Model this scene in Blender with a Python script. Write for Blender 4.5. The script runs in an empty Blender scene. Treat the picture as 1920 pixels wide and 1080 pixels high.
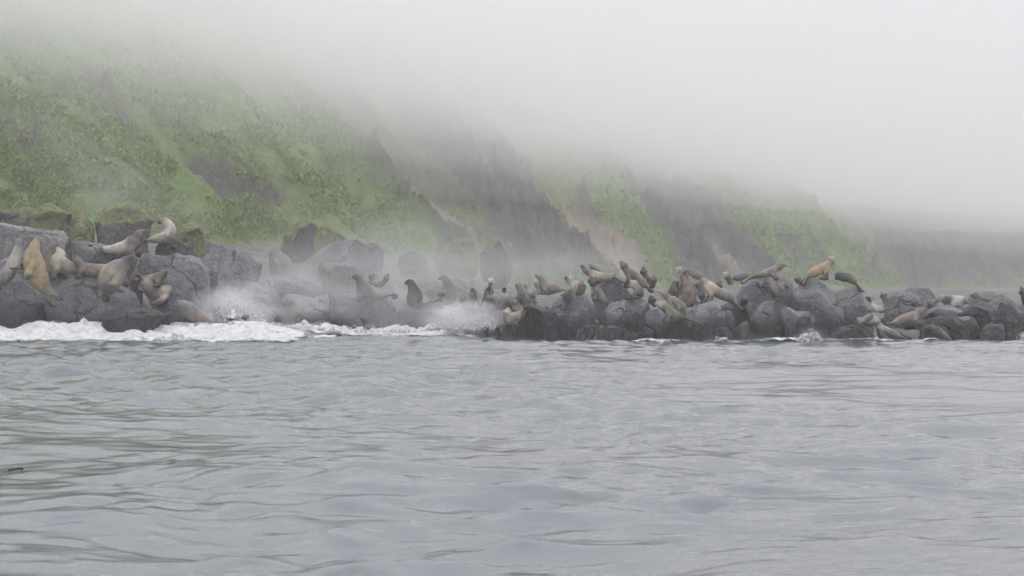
import bpy, bmesh, math, random
import numpy as np
from mathutils import Vector
from mathutils.bvhtree import BVHTree

# ------------------------------------------------------------------ camera, sky, sun, exposure
scene = bpy.context.scene
col = bpy.data.collections.new("place"); scene.collection.children.link(col)
EYE, F = 1.6, 2800.0                       # eye height in metres, focal length in photo pixels (1920 wide)
cd = bpy.data.cameras.new("camera"); cd.lens = F / 1920 * 36; cd.sensor_width = 36
cd.clip_start = 0.1; cd.clip_end = 6000
cam = bpy.data.objects.new("camera", cd); col.objects.link(cam)
cam.location = (0, 0, EYE); cam.rotation_euler = (math.radians(90), 0, 0)
scene.camera = cam

SUN_EL, SUN_AZ = math.radians(58), math.radians(215)
w = bpy.data.worlds.new("World"); scene.world = w; w.use_nodes = True
nt = w.node_tree; nt.nodes.clear()
sky = nt.nodes.new("ShaderNodeTexSky"); sky.sky_type = 'NISHITA'; sky.sun_disc = False
sky.sun_elevation = SUN_EL; sky.sun_rotation = SUN_AZ; sky.dust_density = 4.0; sky.air_density = 1.0
hs = nt.nodes.new("ShaderNodeHueSaturation"); hs.inputs["Saturation"].default_value = 0.42
bg = nt.nodes.new("ShaderNodeBackground"); bg.inputs["Strength"].default_value = 0.15
wo = nt.nodes.new("ShaderNodeOutputWorld")
nt.links.new(sky.outputs[0], hs.inputs["Color"]); nt.links.new(hs.outputs[0], bg.inputs["Color"])
nt.links.new(bg.outputs[0], wo.inputs["Surface"])

sl = bpy.data.lights.new("sun", 'SUN'); sl.energy = 1.5; sl.angle = math.radians(25); sl.color = (1.0, 0.975, 0.965)
so = bpy.data.objects.new("sun", sl); col.objects.link(so)
so.rotation_euler = (math.radians(90) - SUN_EL, 0, -SUN_AZ + math.pi)
so.location = (0, 0, 200)

scene.view_settings.view_transform = 'Standard'; scene.view_settings.look = 'None'
scene.view_settings.gamma = 1.0; scene.view_settings.use_curve_mapping = False
scene.view_settings.exposure = 1.6
scene.render.engine = 'CYCLES'
cy = scene.cycles
cy.max_bounces = 14; cy.diffuse_bounces = 2; cy.glossy_bounces = 2; cy.volume_bounces = 12; cy.transmission_bounces = 2
cy.use_denoising = True; cy.caustics_reflective = False; cy.caustics_refractive = False
cy.sample_clamp_indirect = 6

rnd = random.Random(7); R = np.random.RandomState(11)

# ------------------------------------------------------------------ noise
def _hash(i, j, k, s):
    h = (i.astype(np.int64) * 374761393 + j.astype(np.int64) * 668265263 + k.astype(np.int64) * 2147483647 + s * 974634777) & 0xffffffff
    h = ((h ^ (h >> 13)) * 1274126177) & 0xffffffff
    h = ((h ^ (h >> 16)) * 2246822519) & 0xffffffff
    return ((h ^ (h >> 15)) & 0xffffff) / float(0xffffff) * 2 - 1
def noise3(x, y, z, s=0):
    xi, yi, zi = np.floor(x), np.floor(y), np.floor(z)
    fx, fy, fz = x - xi, y - yi, z - zi
    ux, uy, uz = [f * f * f * (f * (f * 6 - 15) + 10) for f in (fx, fy, fz)]
    out = 0
    for a in (0, 1):
        for b in (0, 1):
            for c in (0, 1):
                wt = (ux if a else 1 - ux) * (uy if b else 1 - uy) * (uz if c else 1 - uz)
                out = out + wt * _hash(xi + a, yi + b, zi + c, s)
    return out
def fbm(x, y, z, oct=4, s=0, gain=0.5, ridged=False):
    t, a, n = 0, 1.0, 0
    for o in range(oct):
        v = noise3(x * 2 ** o + 7.3 * o, y * 2 ** o + 3.1 * o, z * 2 ** o + 1.7 * o, s + o)
        if ridged: v = 1 - 2 * np.abs(v)
        t = t + a * v; n += a; a *= gain
    return t / n
def smooth(a, b, x):
    t = np.clip((x - a) / (b - a), 0, 1); return t * t * (3 - 2 * t)

# ------------------------------------------------------------------ helpers
def P(u, v, D):
    """the world point that stands D metres out to sea from the boat, seen at pixel (u, v) of the photo"""
    return Vector(((u - 960) / F * D, D, EYE - (v - 540) / F * D))
def tag(o, label=None, cat=None, group=None, kind=None):
    if label: o["label"] = label
    if cat: o["category"] = cat
    if group: o["group"] = group
    if kind: o["kind"] = kind
    return o
def mesh_obj(name, verts, faces, mat, parent=None, smooth_shade=True, attrs=None):
    """faces: an (n,3) or (n,4) array"""
    me = bpy.data.meshes.new(name)
    verts = np.asarray(verts, dtype=np.float32); faces = np.asarray(faces, dtype=np.int32)
    n, k = faces.shape
    me.vertices.add(len(verts)); me.vertices.foreach_set("co", verts.ravel())
    me.loops.add(n * k); me.loops.foreach_set("vertex_index", faces.ravel())
    me.polygons.add(n); me.polygons.foreach_set("loop_start", np.arange(0, n * k, k, dtype=np.int32))
    me.polygons.foreach_set("use_smooth", np.full(n, smooth_shade))
    me.update(calc_edges=True)
    for nm, a in (attrs or {}).items():
        a = np.asarray(a, dtype=np.float32)
        if a.ndim == 2:
            at = me.attributes.new(nm, 'FLOAT_COLOR', 'POINT'); at.data.foreach_set("color", a.ravel())
        else:
            at = me.attributes.new(nm, 'FLOAT', 'POINT'); at.data.foreach_set("value", a)
    me.materials.append(mat)
    o = bpy.data.objects.new(name, me); col.objects.link(o); o.parent = parent
    return o
def grid_faces(nr, nc, keep=None):
    i = np.arange((nr - 1) * (nc - 1)); r, c = i // (nc - 1), i % (nc - 1)
    a = r * nc + c
    f = np.stack([a, a + 1, a + nc + 1, a + nc], 1)
    return f if keep is None else f[keep]

# ------------------------------------------------------------------ materials
def mat(name):
    m = bpy.data.materials.new(name); m.use_nodes = True
    t = m.node_tree; t.nodes.clear()
    out = t.nodes.new("ShaderNodeOutputMaterial")
    return m, t, out
def N(t, typ, **kw):
    n = t.nodes.new(typ)
    for k, v in kw.items():
        if k in n.inputs: n.inputs[k].default_value = v
        else: setattr(n, k, v)
    return n
def L(t, a, b): t.links.new(a, b)
def ramp(t, fac, stops):
    r = t.nodes.new("ShaderNodeValToRGB"); e = r.color_ramp.elements
    while len(e) < len(stops): e.new(0.5)
    for i, (p, c) in enumerate(stops):
        e[i].position = p; e[i].color = tuple(c) + (1,) if len(c) == 3 else c
    L(t, fac, r.inputs[0]); return r.outputs[0]
def mix(t, fac, a, b, mode='MIX'):
    m = t.nodes.new("ShaderNodeMix"); m.data_type = 'RGBA'; m.blend_type = mode
    for s, v in ((m.inputs[0], fac), (m.inputs[6], a), (m.inputs[7], b)):
        if hasattr(v, 'is_linked'): L(t, v, s)
        elif isinstance(v, (int, float)): s.default_value = v
        else: s.default_value = tuple(v) + (1,)
    return m.outputs[2]
def tex_noise(t, scale, detail=5, rough=0.6, vec=None):
    n = N(t, "ShaderNodeTexNoise"); n.inputs["Scale"].default_value = scale
    n.inputs["Detail"].default_value = detail; n.inputs["Roughness"].default_value = rough
    if vec is not None: L(t, vec, n.inputs["Vector"])
    return n.outputs[0]
def math_n(t, op, a, b=0.0, clamp=False):
    m = t.nodes.new("ShaderNodeMath"); m.operation = op; m.use_clamp = clamp
    for s, v in ((m.inputs[0], a), (m.inputs[1], b)):
        if hasattr(v, 'is_linked'): L(t, v, s)
        else: s.default_value = v
    return m.outputs[0]
def maprange(t, v, a, b, c=0.0, d=1.0):
    m = t.nodes.new("ShaderNodeMapRange"); L(t, v, m.inputs[0])
    for i, x in enumerate((a, b, c, d)): m.inputs[i + 1].default_value = x
    return m.outputs[0]

def rock_mat(name, lo, hi, moss=0.0, tide=0.55):
    m, t, out = mat(name)
    geo = N(t, "ShaderNodeNewGeometry"); pos = geo.outputs["Position"]
    sp = N(t, "ShaderNodeSeparateXYZ"); L(t, pos, sp.inputs[0])
    oi = N(t, "ShaderNodeObjectInfo")
    big = tex_noise(t, 1.1, 6, 0.62, pos); fine = tex_noise(t, 9, 6, 0.7, pos)
    c = ramp(t, big, [(0.3, lo), (0.5, [(a + b) / 2 for a, b in zip(lo, hi)]), (0.68, hi)])
    f = maprange(t, fine, 0.3, 0.7, 0.6, 1.3)
    c = mix(t, 1.0, c, f, 'MULTIPLY')
    ob = maprange(t, oi.outputs["Random"], 0, 1, 0.8, 1.2)
    c = mix(t, 1.0, c, ob, 'MULTIPLY')
    # joints in the rock
    vo = N(t, "ShaderNodeTexVoronoi"); vo.feature = 'DISTANCE_TO_EDGE'; vo.inputs["Scale"].default_value = 0.8
    wv = N(t, "ShaderNodeVectorMath"); wv.operation = 'ADD'
    sc = N(t, "ShaderNodeVectorMath"); sc.operation = 'SCALE'; nn = N(t, "ShaderNodeTexNoise"); nn.inputs["Scale"].default_value = 1.6
    L(t, pos, nn.inputs["Vector"]); L(t, nn.outputs[1], sc.inputs[0]); sc.inputs[3].default_value = 0.8
    L(t, pos, wv.inputs[0]); L(t, sc.outputs[0], wv.inputs[1]); L(t, wv.outputs[0], vo.inputs["Vector"])
    crack = maprange(t, vo.outputs["Distance"], 0.0, 0.05, 1.0, 0.0)
    cm = maprange(t, tex_noise(t, 0.9, 2, 0.5, pos), 0.46, 0.58, 0.0, 0.9)
    crack = math_n(t, 'MULTIPLY', crack, cm)
    c = mix(t, crack, c, [x * 0.45 for x in lo])
    # pale bird and salt streaks running down
    mp = N(t, "ShaderNodeMapping"); mp.inputs["Scale"].default_value = (2.6, 2.6, 0.5); L(t, pos, mp.inputs["Vector"])
    st = maprange(t, tex_noise(t, 1.0, 5, 0.6, mp.outputs[0]), 0.6, 0.75, 0.0, 0.35)
    c = mix(t, st, c, (0.36, 0.35, 0.36))
    # wet, weed-dark band under the tide line (wavy)
    wz = math_n(t, 'ADD', sp.outputs[2], math_n(t, 'MULTIPLY', big, -0.7))
    wet = maprange(t, wz, tide - 0.5, tide - 0.05, 1.0, 0.0)
    c = mix(t, math_n(t, 'MULTIPLY', wet, 0.8), c, (0.022, 0.021, 0.024))
    if moss:
        sn = N(t, "ShaderNodeSeparateXYZ"); L(t, geo.outputs["Normal"], sn.inputs[0])
        mz = math_n(t, 'ADD', sn.outputs[2], math_n(t, 'MULTIPLY', tex_noise(t, 1.3, 5, 0.65, pos), 1.6))
        mm = maprange(t, mz, 1.25 - moss, 1.5 - moss, 0.0, 1.0)
        mc = ramp(t, tex_noise(t, 3.5, 5, 0.7, pos), [(0.3, (0.10, 0.12, 0.05)), (0.55, (0.26, 0.27, 0.11)), (0.75, (0.42, 0.40, 0.20))])
        c = mix(t, mm, c, mc)
    b = N(t, "ShaderNodeBsdfPrincipled"); L(t, c, b.inputs["Base Color"])
    L(t, maprange(t, wet, 0, 1, 0.62, 0.3), b.inputs["Roughness"])
    h = math_n(t, 'ADD', math_n(t, 'MULTIPLY', fine, 0.6), math_n(t, 'MULTIPLY', tex_noise(t, 2.4, 6, 0.65, pos), 1.3))
    h = math_n(t, 'SUBTRACT', h, math_n(t, 'MULTIPLY', crack, 0.6))
    bp = N(t, "ShaderNodeBump"); bp.inputs["Strength"].default_value = 1.0; bp.inputs["Distance"].default_value = 0.22
    L(t, h, bp.inputs["Height"]); L(t, bp.outputs[0], b.inputs["Normal"]); L(t, b.outputs[0], out.inputs[0])
    return m
M = {}
M['rock'] = rock_mat("grey_rock", (0.11, 0.107, 0.12), (0.36, 0.35, 0.375))
M['pale'] = rock_mat("pale_rock", (0.22, 0.215, 0.22), (0.42, 0.41, 0.42))
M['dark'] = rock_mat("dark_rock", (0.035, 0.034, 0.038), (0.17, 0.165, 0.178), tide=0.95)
M['moss'] = rock_mat("mossy_rock", (0.08, 0.08, 0.075), (0.2, 0.2, 0.19), moss=1.05)
M['lichen'] = rock_mat("lichen_rock", (0.07, 0.07, 0.075), (0.17, 0.165, 0.17), moss=0.38)

def fur_mat():
    m, t, out = mat("sea_lion_fur")
    at = N(t, "ShaderNodeAttribute"); at.attribute_name = "coat"
    geo = N(t, "ShaderNodeNewGeometry")
    n1 = tex_noise(t, 4.5, 5, 0.6, geo.outputs["Position"])
    f = maprange(t, n1, 0.3, 0.7, 0.62, 1.3)
    c = mix(t, 1.0, at.outputs["Color"], f, 'MULTIPLY')
    b = N(t, "ShaderNodeBsdfPrincipled"); L(t, c, b.inputs["Base Color"]); b.inputs["Roughness"].default_value = 0.38
    b.inputs["Sheen Weight"].default_value = 0.08
    bp = N(t, "ShaderNodeBump"); bp.inputs["Strength"].default_value = 0.35; bp.inputs["Distance"].default_value = 0.03
    L(t, tex_noise(t, 14, 3, 0.6, geo.outputs["Position"]), bp.inputs["Height"]); L(t, bp.outputs[0], b.inputs["Normal"])
    L(t, b.outputs[0], out.inputs[0]); return m
M['fur'] = fur_mat()

def hill_mat():
    m, t, out = mat("hillside_growth")
    geo = N(t, "ShaderNodeNewGeometry"); pos = geo.outputs["Position"]
    def attr(n):
        a = N(t, "ShaderNodeAttribute"); a.attribute_name = n; return a.outputs["Fac"]
    n1 = tex_noise(t, 0.07, 5, 0.65, pos); n2 = tex_noise(t, 0.9, 6, 0.7, pos); n3 = tex_noise(t, 3.2, 4, 0.7, pos)
    g = ramp(t, n2, [(0.32, (0.09, 0.14, 0.04)), (0.5, (0.16, 0.235, 0.062)), (0.68, (0.24, 0.32, 0.10))])
    dry = ramp(t, n3, [(0.3, (0.07, 0.09, 0.035)), (0.7, (0.17, 0.17, 0.075))])
    g = mix(t, maprange(t, n1, 0.5, 0.72, 0, 0.6), g, dry)
    rk = ramp(t, n2, [(0.3, (0.035, 0.034, 0.037)), (0.7, (0.13, 0.122, 0.127))])
    scr = ramp(t, n3, [(0.3, (0.27, 0.215, 0.18)), (0.7, (0.40, 0.33, 0.285))])
    ds = ramp(t, n3, [(0.3, (0.05, 0.045, 0.041)), (0.7, (0.16, 0.138, 0.124))])
    c = mix(t, attr("rock"), g, rk); c = mix(t, attr("dirt"), c, ds); c = mix(t, attr("scree"), c, scr)
    b = N(t, "ShaderNodeBsdfPrincipled"); L(t, c, b.inputs["Base Color"]); b.inputs["Roughness"].default_value = 0.85
    bp = N(t, "ShaderNodeBump"); bp.inputs["Strength"].default_value = 0.8; bp.inputs["Distance"].default_value = 0.35
    L(t, math_n(t, 'ADD', n2, math_n(t, 'MULTIPLY', n3, 0.5)), bp.inputs["Height"]); L(t, bp.outputs[0], b.inputs["Normal"])
    L(t, b.outputs[0], out.inputs[0]); return m
M['hill'] = hill_mat()

def plain(name, c0, c1, scale, rough, bump=0.3, dist=0.03, sss=False):
    m, t, out = mat(name); geo = N(t, "ShaderNodeNewGeometry"); n = tex_noise(t, scale, 5, 0.65, geo.outputs["Position"])
    b = N(t, "ShaderNodeBsdfPrincipled"); L(t, ramp(t, n, [(0.3, c0), (0.7, c1)]), b.inputs["Base Color"]); b.inputs["Roughness"].default_value = rough
    bp = N(t, "ShaderNodeBump"); bp.inputs["Strength"].default_value = bump; bp.inputs["Distance"].default_value = dist
    L(t, n, bp.inputs["Height"]); L(t, bp.outputs[0], b.inputs["Normal"]); L(t, b.outputs[0], out.inputs[0]); return m
M['tuft'] = plain("hill_leaves", (0.18, 0.255, 0.065), (0.33, 0.41, 0.12), 0.8, 0.8)
M['shore'] = plain("shore_rubble", (0.06, 0.058, 0.06), (0.2, 0.195, 0.195), 1.2, 0.7, 0.8, 0.2)
M['foam'] = plain("white_foam", (0.50, 0.52, 0.54), (0.80, 0.81, 0.82), 3.0, 0.7, 0.8, 0.08)
def foam_mat():
    m, t, out = mat("surf_foam"); geo = N(t, "ShaderNodeNewGeometry"); pos = geo.outputs["Position"]
    at = N(t, "ShaderNodeAttribute"); at.attribute_name = "cover"
    mp = N(t, "ShaderNodeMapping"); mp.inputs["Scale"].default_value = (1.0, 0.6, 1.0); L(t, pos, mp.inputs["Vector"])
    n = tex_noise(t, 5.5, 6, 0.7, mp.outputs[0])
    k = math_n(t, 'ADD', math_n(t, 'MULTIPLY', at.outputs["Fac"], 1.5), math_n(t, 'MULTIPLY', math_n(t, 'SUBTRACT', n, 0.5), 2.6))
    al = maprange(t, k, 0.1, 1.1, 0.0, 1.0)
    b = N(t, "ShaderNodeBsdfPrincipled"); L(t, ramp(t, n, [(0.3, (0.45, 0.47, 0.49)), (0.6, (0.78, 0.79, 0.80))]), b.inputs["Base Color"]); b.inputs["Roughness"].default_value = 0.7
    L(t, al, b.inputs["Alpha"])
    bp = N(t, "ShaderNodeBump"); bp.inputs["Strength"].default_value = 0.8; bp.inputs["Distance"].default_value = 0.08
    L(t, n, bp.inputs["Height"]); L(t, bp.outputs[0], b.inputs["Normal"]); L(t, b.outputs[0], out.inputs[0]); return m
M['surf'] = foam_mat()
M['debris'] = plain("wet_weed", (0.02, 0.02, 0.018), (0.05, 0.045, 0.04), 20, 0.4)

def water_mat():
    m, t, out = mat("sea_water"); geo = N(t, "ShaderNodeNewGeometry"); pos = geo.outputs["Position"]
    b = N(t, "ShaderNodeBsdfPrincipled")
    b.inputs["Base Color"].default_value = (0.13, 0.145, 0.162, 1); b.inputs["Roughness"].default_value = 0.07; b.inputs["IOR"].default_value = 1.9
    mp = N(t, "ShaderNodeMapping"); mp.inputs["Scale"].default_value = (1.0, 2.0, 1.0); L(t, pos, mp.inputs["Vector"])
    bp = N(t, "ShaderNodeBump"); bp.inputs["Strength"].default_value = 0.3; bp.inputs["Distance"].default_value = 0.02
    L(t, tex_noise(t, 5.5, 4, 0.6, mp.outputs[0]), bp.inputs["Height"]); L(t, bp.outputs[0], b.inputs["Normal"])
    L(t, b.outputs[0], out.inputs[0]); return m
M['water'] = water_mat()

def volume_mat(name, density, color, aniso=0.0):
    m, t, out = mat(name)
    v = N(t, "ShaderNodeVolumePrincipled"); v.inputs["Color"].default_value = tuple(color) + (1,)
    v.inputs["Density"].default_value = density; v.inputs["Anisotropy"].default_value = aniso
    L(t, v.outputs[0], out.inputs["Volume"]); return m

# ------------------------------------------------------------------ terrain
# foot of the hillside in plan, from the left round to the far right: (photo column, distance in m)
FOOT = [(-3000, 40), (-1200, 52), (-300, 70), (150, 80), (500, 96), (880, 118), (970, 131), (1100, 145), (1240, 161), (1440, 187), (1660, 220), (1700, 262), (1960, 300), (2600, 330), (5200, 360)]
FP = np.array([((u - 960) / F * d, d) for u, d in FOOT])
def inland(x, y):
    best = np.full(x.shape, 1e9); sgn = np.ones(x.shape); uf = np.zeros(x.shape)
    for k, ((ax, ay), (bx, by)) in enumerate(zip(FP[:-1], FP[1:])):
        dx, dy = bx - ax, by - ay; l2 = dx * dx + dy * dy
        t = np.clip(((x - ax) * dx + (y - ay) * dy) / l2, 0, 1)
        ex, ey = x - ax - t * dx, y - ay - t * dy
        d = np.hypot(ex, ey); cr = dx * (y - ay) - dy * (x - ax)
        m = d < best - 1e-6
        uf = np.where(m, FOOT[k][0] + t * (FOOT[k + 1][0] - FOOT[k][0]), uf)
        best = np.where(m, d, best); sgn = np.where(m, np.where(cr > 0, 1.0, -1.0), sgn)
    return best * sgn, uf
def water_edge(x):
    mid = smooth(-9.5, -8.0, x) * (1 - smooth(-0.9, 0.3, x))
    left = 1 - smooth(-10, -8.5, x)
    return 46.5 + 3.0 * left + 8.0 * mid
def foot_z(x):
    return 1.4 + 2.9 * (1 - smooth(-14, 6, x))
def blob(u, v, cu, cv, ru, rv, ang=0.0):
    a = math.radians(ang); du, dv = u - cu, v - cv
    p = (du * math.cos(a) + dv * math.sin(a)) / ru; q = (-du * math.sin(a) + dv * math.cos(a)) / rv
    return np.clip(1.6 - 1.6 * np.sqrt(p * p + q * q) , 0, 1)
def terrain(x, y):
    s, uf = inland(x, y)
    uw = uf + 14 * fbm(x / 9, y / 9, x * 0, 3, 15)
    ga = lambda c, w_: np.exp(-((uw - c) / w_) ** 2)
    s = s + (1.6 * ga(870, 45) - 1.2 * ga(950, 26) + 1.8 * ga(1075, 45) - 1.2 * ga(1215, 26) + 1.2 * ga(1285, 30) - 1.5 * ga(1390, 55) + 1.5 * ga(1500, 40) - 1.5 * ga(1580, 20)) * smooth(-3, 9, s)
    s = s + 2.5 * fbm(x / 15, y / 15, x * 0 + 1, 3, 5) * smooth(-5, 5, s)
    dw = y - water_edge(x)
    frac = np.clip(dw, 0, None) / (np.clip(dw, 0, None) + np.clip(-s, 0, None) + 1e-3)
    beach = foot_z(x) * frac ** 0.8 + 0.28 * fbm(x / 1.6, y / 1.6, x * 0, 4, 9, ridged=True) * smooth(0, 3, dw) + np.minimum(dw, 0) * 0.16 - 0.15
    sp = np.clip(s, 0, None)
    n_big = fbm(x / 11, y / 11, x * 0, 4, 21)
    gully = fbm((x + y) / 16, (x - y) / 60, x * 0, 3, 31, ridged=True)
    h = 1.0 * sp + 1.7 * smooth(0, 10, sp) * n_big + 1.6 * smooth(2, 14, sp) * gully
    h = h - 1.2 * (1 - np.exp(-sp / 3)) 
    h = np.where(sp > 60, 60 + (sp - 60) * 0.5 + (h - 1.0 * sp) , h)
    z0 = beach + h
    u = 960 + F * x / y; v = 540 - (z0 - EYE) / y * F
    wob = 0.35 * fbm(x / 5, y / 5, z0 / 5, 4, 41)
    on = smooth(0.0, 1.5, sp)
    near = y < 185
    scar = np.maximum(blob(u, v, 420, 330, 95, 50, 32), blob(u, v, 480, 355, 75, 32, 20)); scar = np.maximum(scar, blob(u, v, 200, 175, 105, 24, 48))
    scar = np.maximum(scar, 0.8 * blob(u, v, 45, 268, 50, 16, 25)); scar = np.maximum(scar, 0.7 * blob(u, v, 700, 300, 40, 12, 20) * 0)
    dirt = smooth(0.3, 0.75, scar + wob * (scar > 0.02) * 1.3) * near
    brown = np.maximum(blob(u, v, 800, 270, 90, 70, 50) * 0.9, blob(u, v, 880, 360, 40, 90, 0) * 0.6)
    dirt = np.maximum(dirt, 0.7 * smooth(0.25, 1.0, brown + wob))
    wb = fbm(x / 4, y / 4, z0 / 7, 4, 43)
    zone = lambda c0, c1, f: smooth(c0 - f, c0 + f, uw) * (1 - smooth(c1 - f, c1 + f, uw))
    rock = np.maximum(zone(985, 1165, 14) * smooth(-0.35, 0.15, wb + 0.012 * (14 - z0)), zone(1310, 1470, 14) * smooth(-0.4, 0.0, wb + 0.2))
    rock = np.maximum(rock, 0.7 * blob(u, v, 30, 262, 40, 14, 20) * (y < 115))
    rock = np.maximum(rock, 0.8 * smooth(0.12, 0.3, wb - 0.01 * z0) * (uw > 820))
    rock = np.maximum(rock, smooth(1680, 1720, uw) * smooth(-0.5, -0.1, wb + 0.2))
    dirt = np.maximum(dirt, zone(905, 985, 12) * smooth(6, 11, z0 + 5 * wb) * 0.75)
    rock = np.maximum(rock, dirt * smooth(-0.05, 0.2, wb) * (uw < 800))
    scree = np.maximum(ga(950, 22) * (1 - smooth(7, 12, z0 + 4 * wb)), ga(1213, 30) * (1 - smooth(8, 13, z0 + 4 * wb)))
    scree = np.maximum(scree, 0.55 * ga(1385, 28) * (1 - smooth(5, 9, z0 + 4 * wb)))
    scree = smooth(0.15, 0.6, scree) * 0.9
    crag = fbm(x / 3.2, y / 3.2, z0 / 9, 4, 51, ridged=True)
    clump = fbm(x / 0.95, y / 0.95, z0 / 0.95, 3, 61); clump2 = fbm(x / 3.2, y / 3.2, z0 / 3.2, 3, 71)
    bare = np.maximum(np.maximum(rock, dirt), scree)
    z = z0 + on * (0.9 * fbm(x / 2.5, y / 2.5, z0 / 8, 4, 57, ridged=True) * smooth(115, 150, y) + (1 - bare) * (0.42 * np.abs(clump) + 0.7 * clump2) + rock * (3.2 * crag + 0.8 * fbm(x / 1.1, y / 1.1, z0 / 2, 3, 53, ridged=True)) - dirt * (1.4 - 0.8 * crag) - scree * 0.3)
    return z, s, np.clip(rock * on, 0, 1), np.clip(dirt * on, 0, 1), np.clip(scree * on, 0, 1)

az = np.concatenate([np.linspace(-62, -23, 60)[:-1], np.linspace(-23, 22, 820), np.linspace(22, 64, 60)[1:]])
az = np.tan(np.radians(az)); nc = len(az)
ry = np.concatenate([np.geomspace(43, 78, 120)[:-1], np.geomspace(78, 300, 560)[:-1], np.geomspace(300, 1100, 110)])
nr = len(ry)
Y, A = np.meshgrid(ry, az, indexing='ij'); X = A * Y
Z, S, RK, DI, SC = terrain(X, Y)
V = np.stack([X, Y, Z], -1).reshape(-1, 3)
def sub_mesh(name, keepq, m, attrs):
    f = grid_faces(nr, nc)[keepq]
    used = np.unique(f); remap = np.full(len(V), -1); remap[used] = np.arange(len(used))
    return mesh_obj(name, V[used], remap[f], m, attrs={k: a.ravel()[used] for k, a in attrs.items()})
Sq = S[:-1, :-1].ravel() > 0
hill = sub_mesh("hillside", Sq, M['hill'], {"rock": RK, "dirt": DI, "scree": SC}); tag(hill, kind="structure")
shore = sub_mesh("shore", ~Sq, M['shore'], {}); tag(shore, kind="structure")

# leafy growth on the slope: short crossed blades in clumps, one mass
def growth(n):
    u = R.uniform(-80, 1700, n * 3); d = 78 + 190 * R.rand(n * 3) ** 1.5
    x = (u - 960) / F * d; y = d
    z, s, a, b, c = terrain(x, y)
    cl = fbm(x / 3.0, y / 3.0, z / 3.0, 3, 77)
    ok = (s > 0.8) & (np.maximum(np.maximum(a, b), c) < 0.35) & (z < 26) & (cl > -0.16)
    x, y, z = x[ok][:n], y[ok][:n], z[ok][:n]; n = len(x)
    verts, faces = [], []
    k = 4; big = np.clip(y / 105, 0.9, 1.7)
    for j in range(k):
        an = R.uniform(0, 2 * np.pi, n); h = R.uniform(0.06, 0.24, n) * big; wd = R.uniform(0.07, 0.18, n) * big
        ox, oy = R.normal(0, 0.22, n), R.normal(0, 0.22, n)
        lx, ly = R.normal(0, 0.2, n), R.normal(0, 0.2, n)
        bx, by = x + ox, y + oy
        p0 = np.stack([bx - np.cos(an) * wd * 0.4, by - np.sin(an) * wd * 0.4, z - 0.08], 1)
        p1 = np.stack([bx + np.cos(an) * wd * 0.4, by + np.sin(an) * wd * 0.4, z - 0.08], 1)
        p2 = np.stack([bx + np.cos(an) * wd + lx * .6, by + np.sin(an) * wd + ly * .6, z + h * 0.65], 1)
        p3 = np.stack([bx + lx, by + ly, z + h], 1)
        verts.append(np.stack([p0, p1, p2, p3], 1).reshape(-1, 3))
    v = np.concatenate(verts); f = np.arange(len(v)).reshape(-1, 4)
    return mesh_obj("undergrowth", v, f, M['tuft'], smooth_shade=False)
tag(growth(75000), kind="stuff")

# ------------------------------------------------------------------ sea
def waves(x, y):
    g = fbm(x / 7 + 3, y / 12, x * 0, 3, 88)                       # gust patches
    wx = x + 0.55 * fbm(x / 1.8, y / 1.8, x * 0, 3, 90); wy = y + 0.45 * fbm(x / 1.8, y / 1.8, x * 0 + 5, 3, 91)
    r = np.random.RandomState(3); h = np.zeros_like(x)
    amp = np.clip(1.0 + 1.7 * g - 0.07 * np.clip(x, -7, 10), 0.25, 2.6)
    for i in range(76):
        lam = 0.20 * (3.0 / 0.20) ** (r.rand() ** 1.25); k = 2 * np.pi / lam
        th = math.radians(r.normal(84, 30)); ph = r.rand() * 6.283
        slope = 0.013 if lam > 1.5 else (0.042 if lam > 0.4 else 0.034)
        a = slope / k
        q = (wx if lam < 2 else x) * math.cos(th) * k + (wy if lam < 2 else y) * math.sin(th) * k + ph
        fade = np.clip(lam * 130 / np.clip(y, 4, None) , 0, 1) if lam < 0.5 else 1.0
        h += (a * (np.sin(q) - 0.35 * np.cos(2 * q) * 0.5)) * (amp if lam < 1.6 else 1.0) * fade
    h += 0.06 * np.sin(0.45 * x + 0.62 * y) + 0.04 * np.sin(-0.5 * x + 0.9 * y + 2)
    return h
def surge(x, y):                                                    # swell heaping up against the left ledge
    return 0.42 * np.exp(-((y - 47.6) / 1.7) ** 2) * (1 - smooth(-8.6, -6.0, x + 0.5 * np.sin(y))) * smooth(-24, -20, x)
rr = np.concatenate([np.geomspace(2.5, 62, 900)[:-1], np.geomspace(62, 3000, 30)])
aa = np.radians(np.concatenate([np.linspace(-180, -26, 60)[:-1], np.linspace(-26, 26, 640), np.linspace(26, 180, 60)[1:]]))
RR, AA = np.meshgrid(rr, aa, indexing='ij')
WX, WY = RR * np.sin(AA), RR * np.cos(AA)
ctr = np.zeros_like(WX)
WZ = waves(WX, WY) * np.clip(1.2 - RR / 90, 0, 1) + surge(WX, WY)
wv = np.stack([WX, WY, WZ], -1).reshape(-1, 3)
wf = grid_faces(len(rr), len(aa))[:, ::-1]
ci = len(wv); wv = np.vstack([wv, [[0, 0, 0]]])
sea = mesh_obj("water", wv, wf, M['water']); tag(sea, kind="structure")

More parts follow.
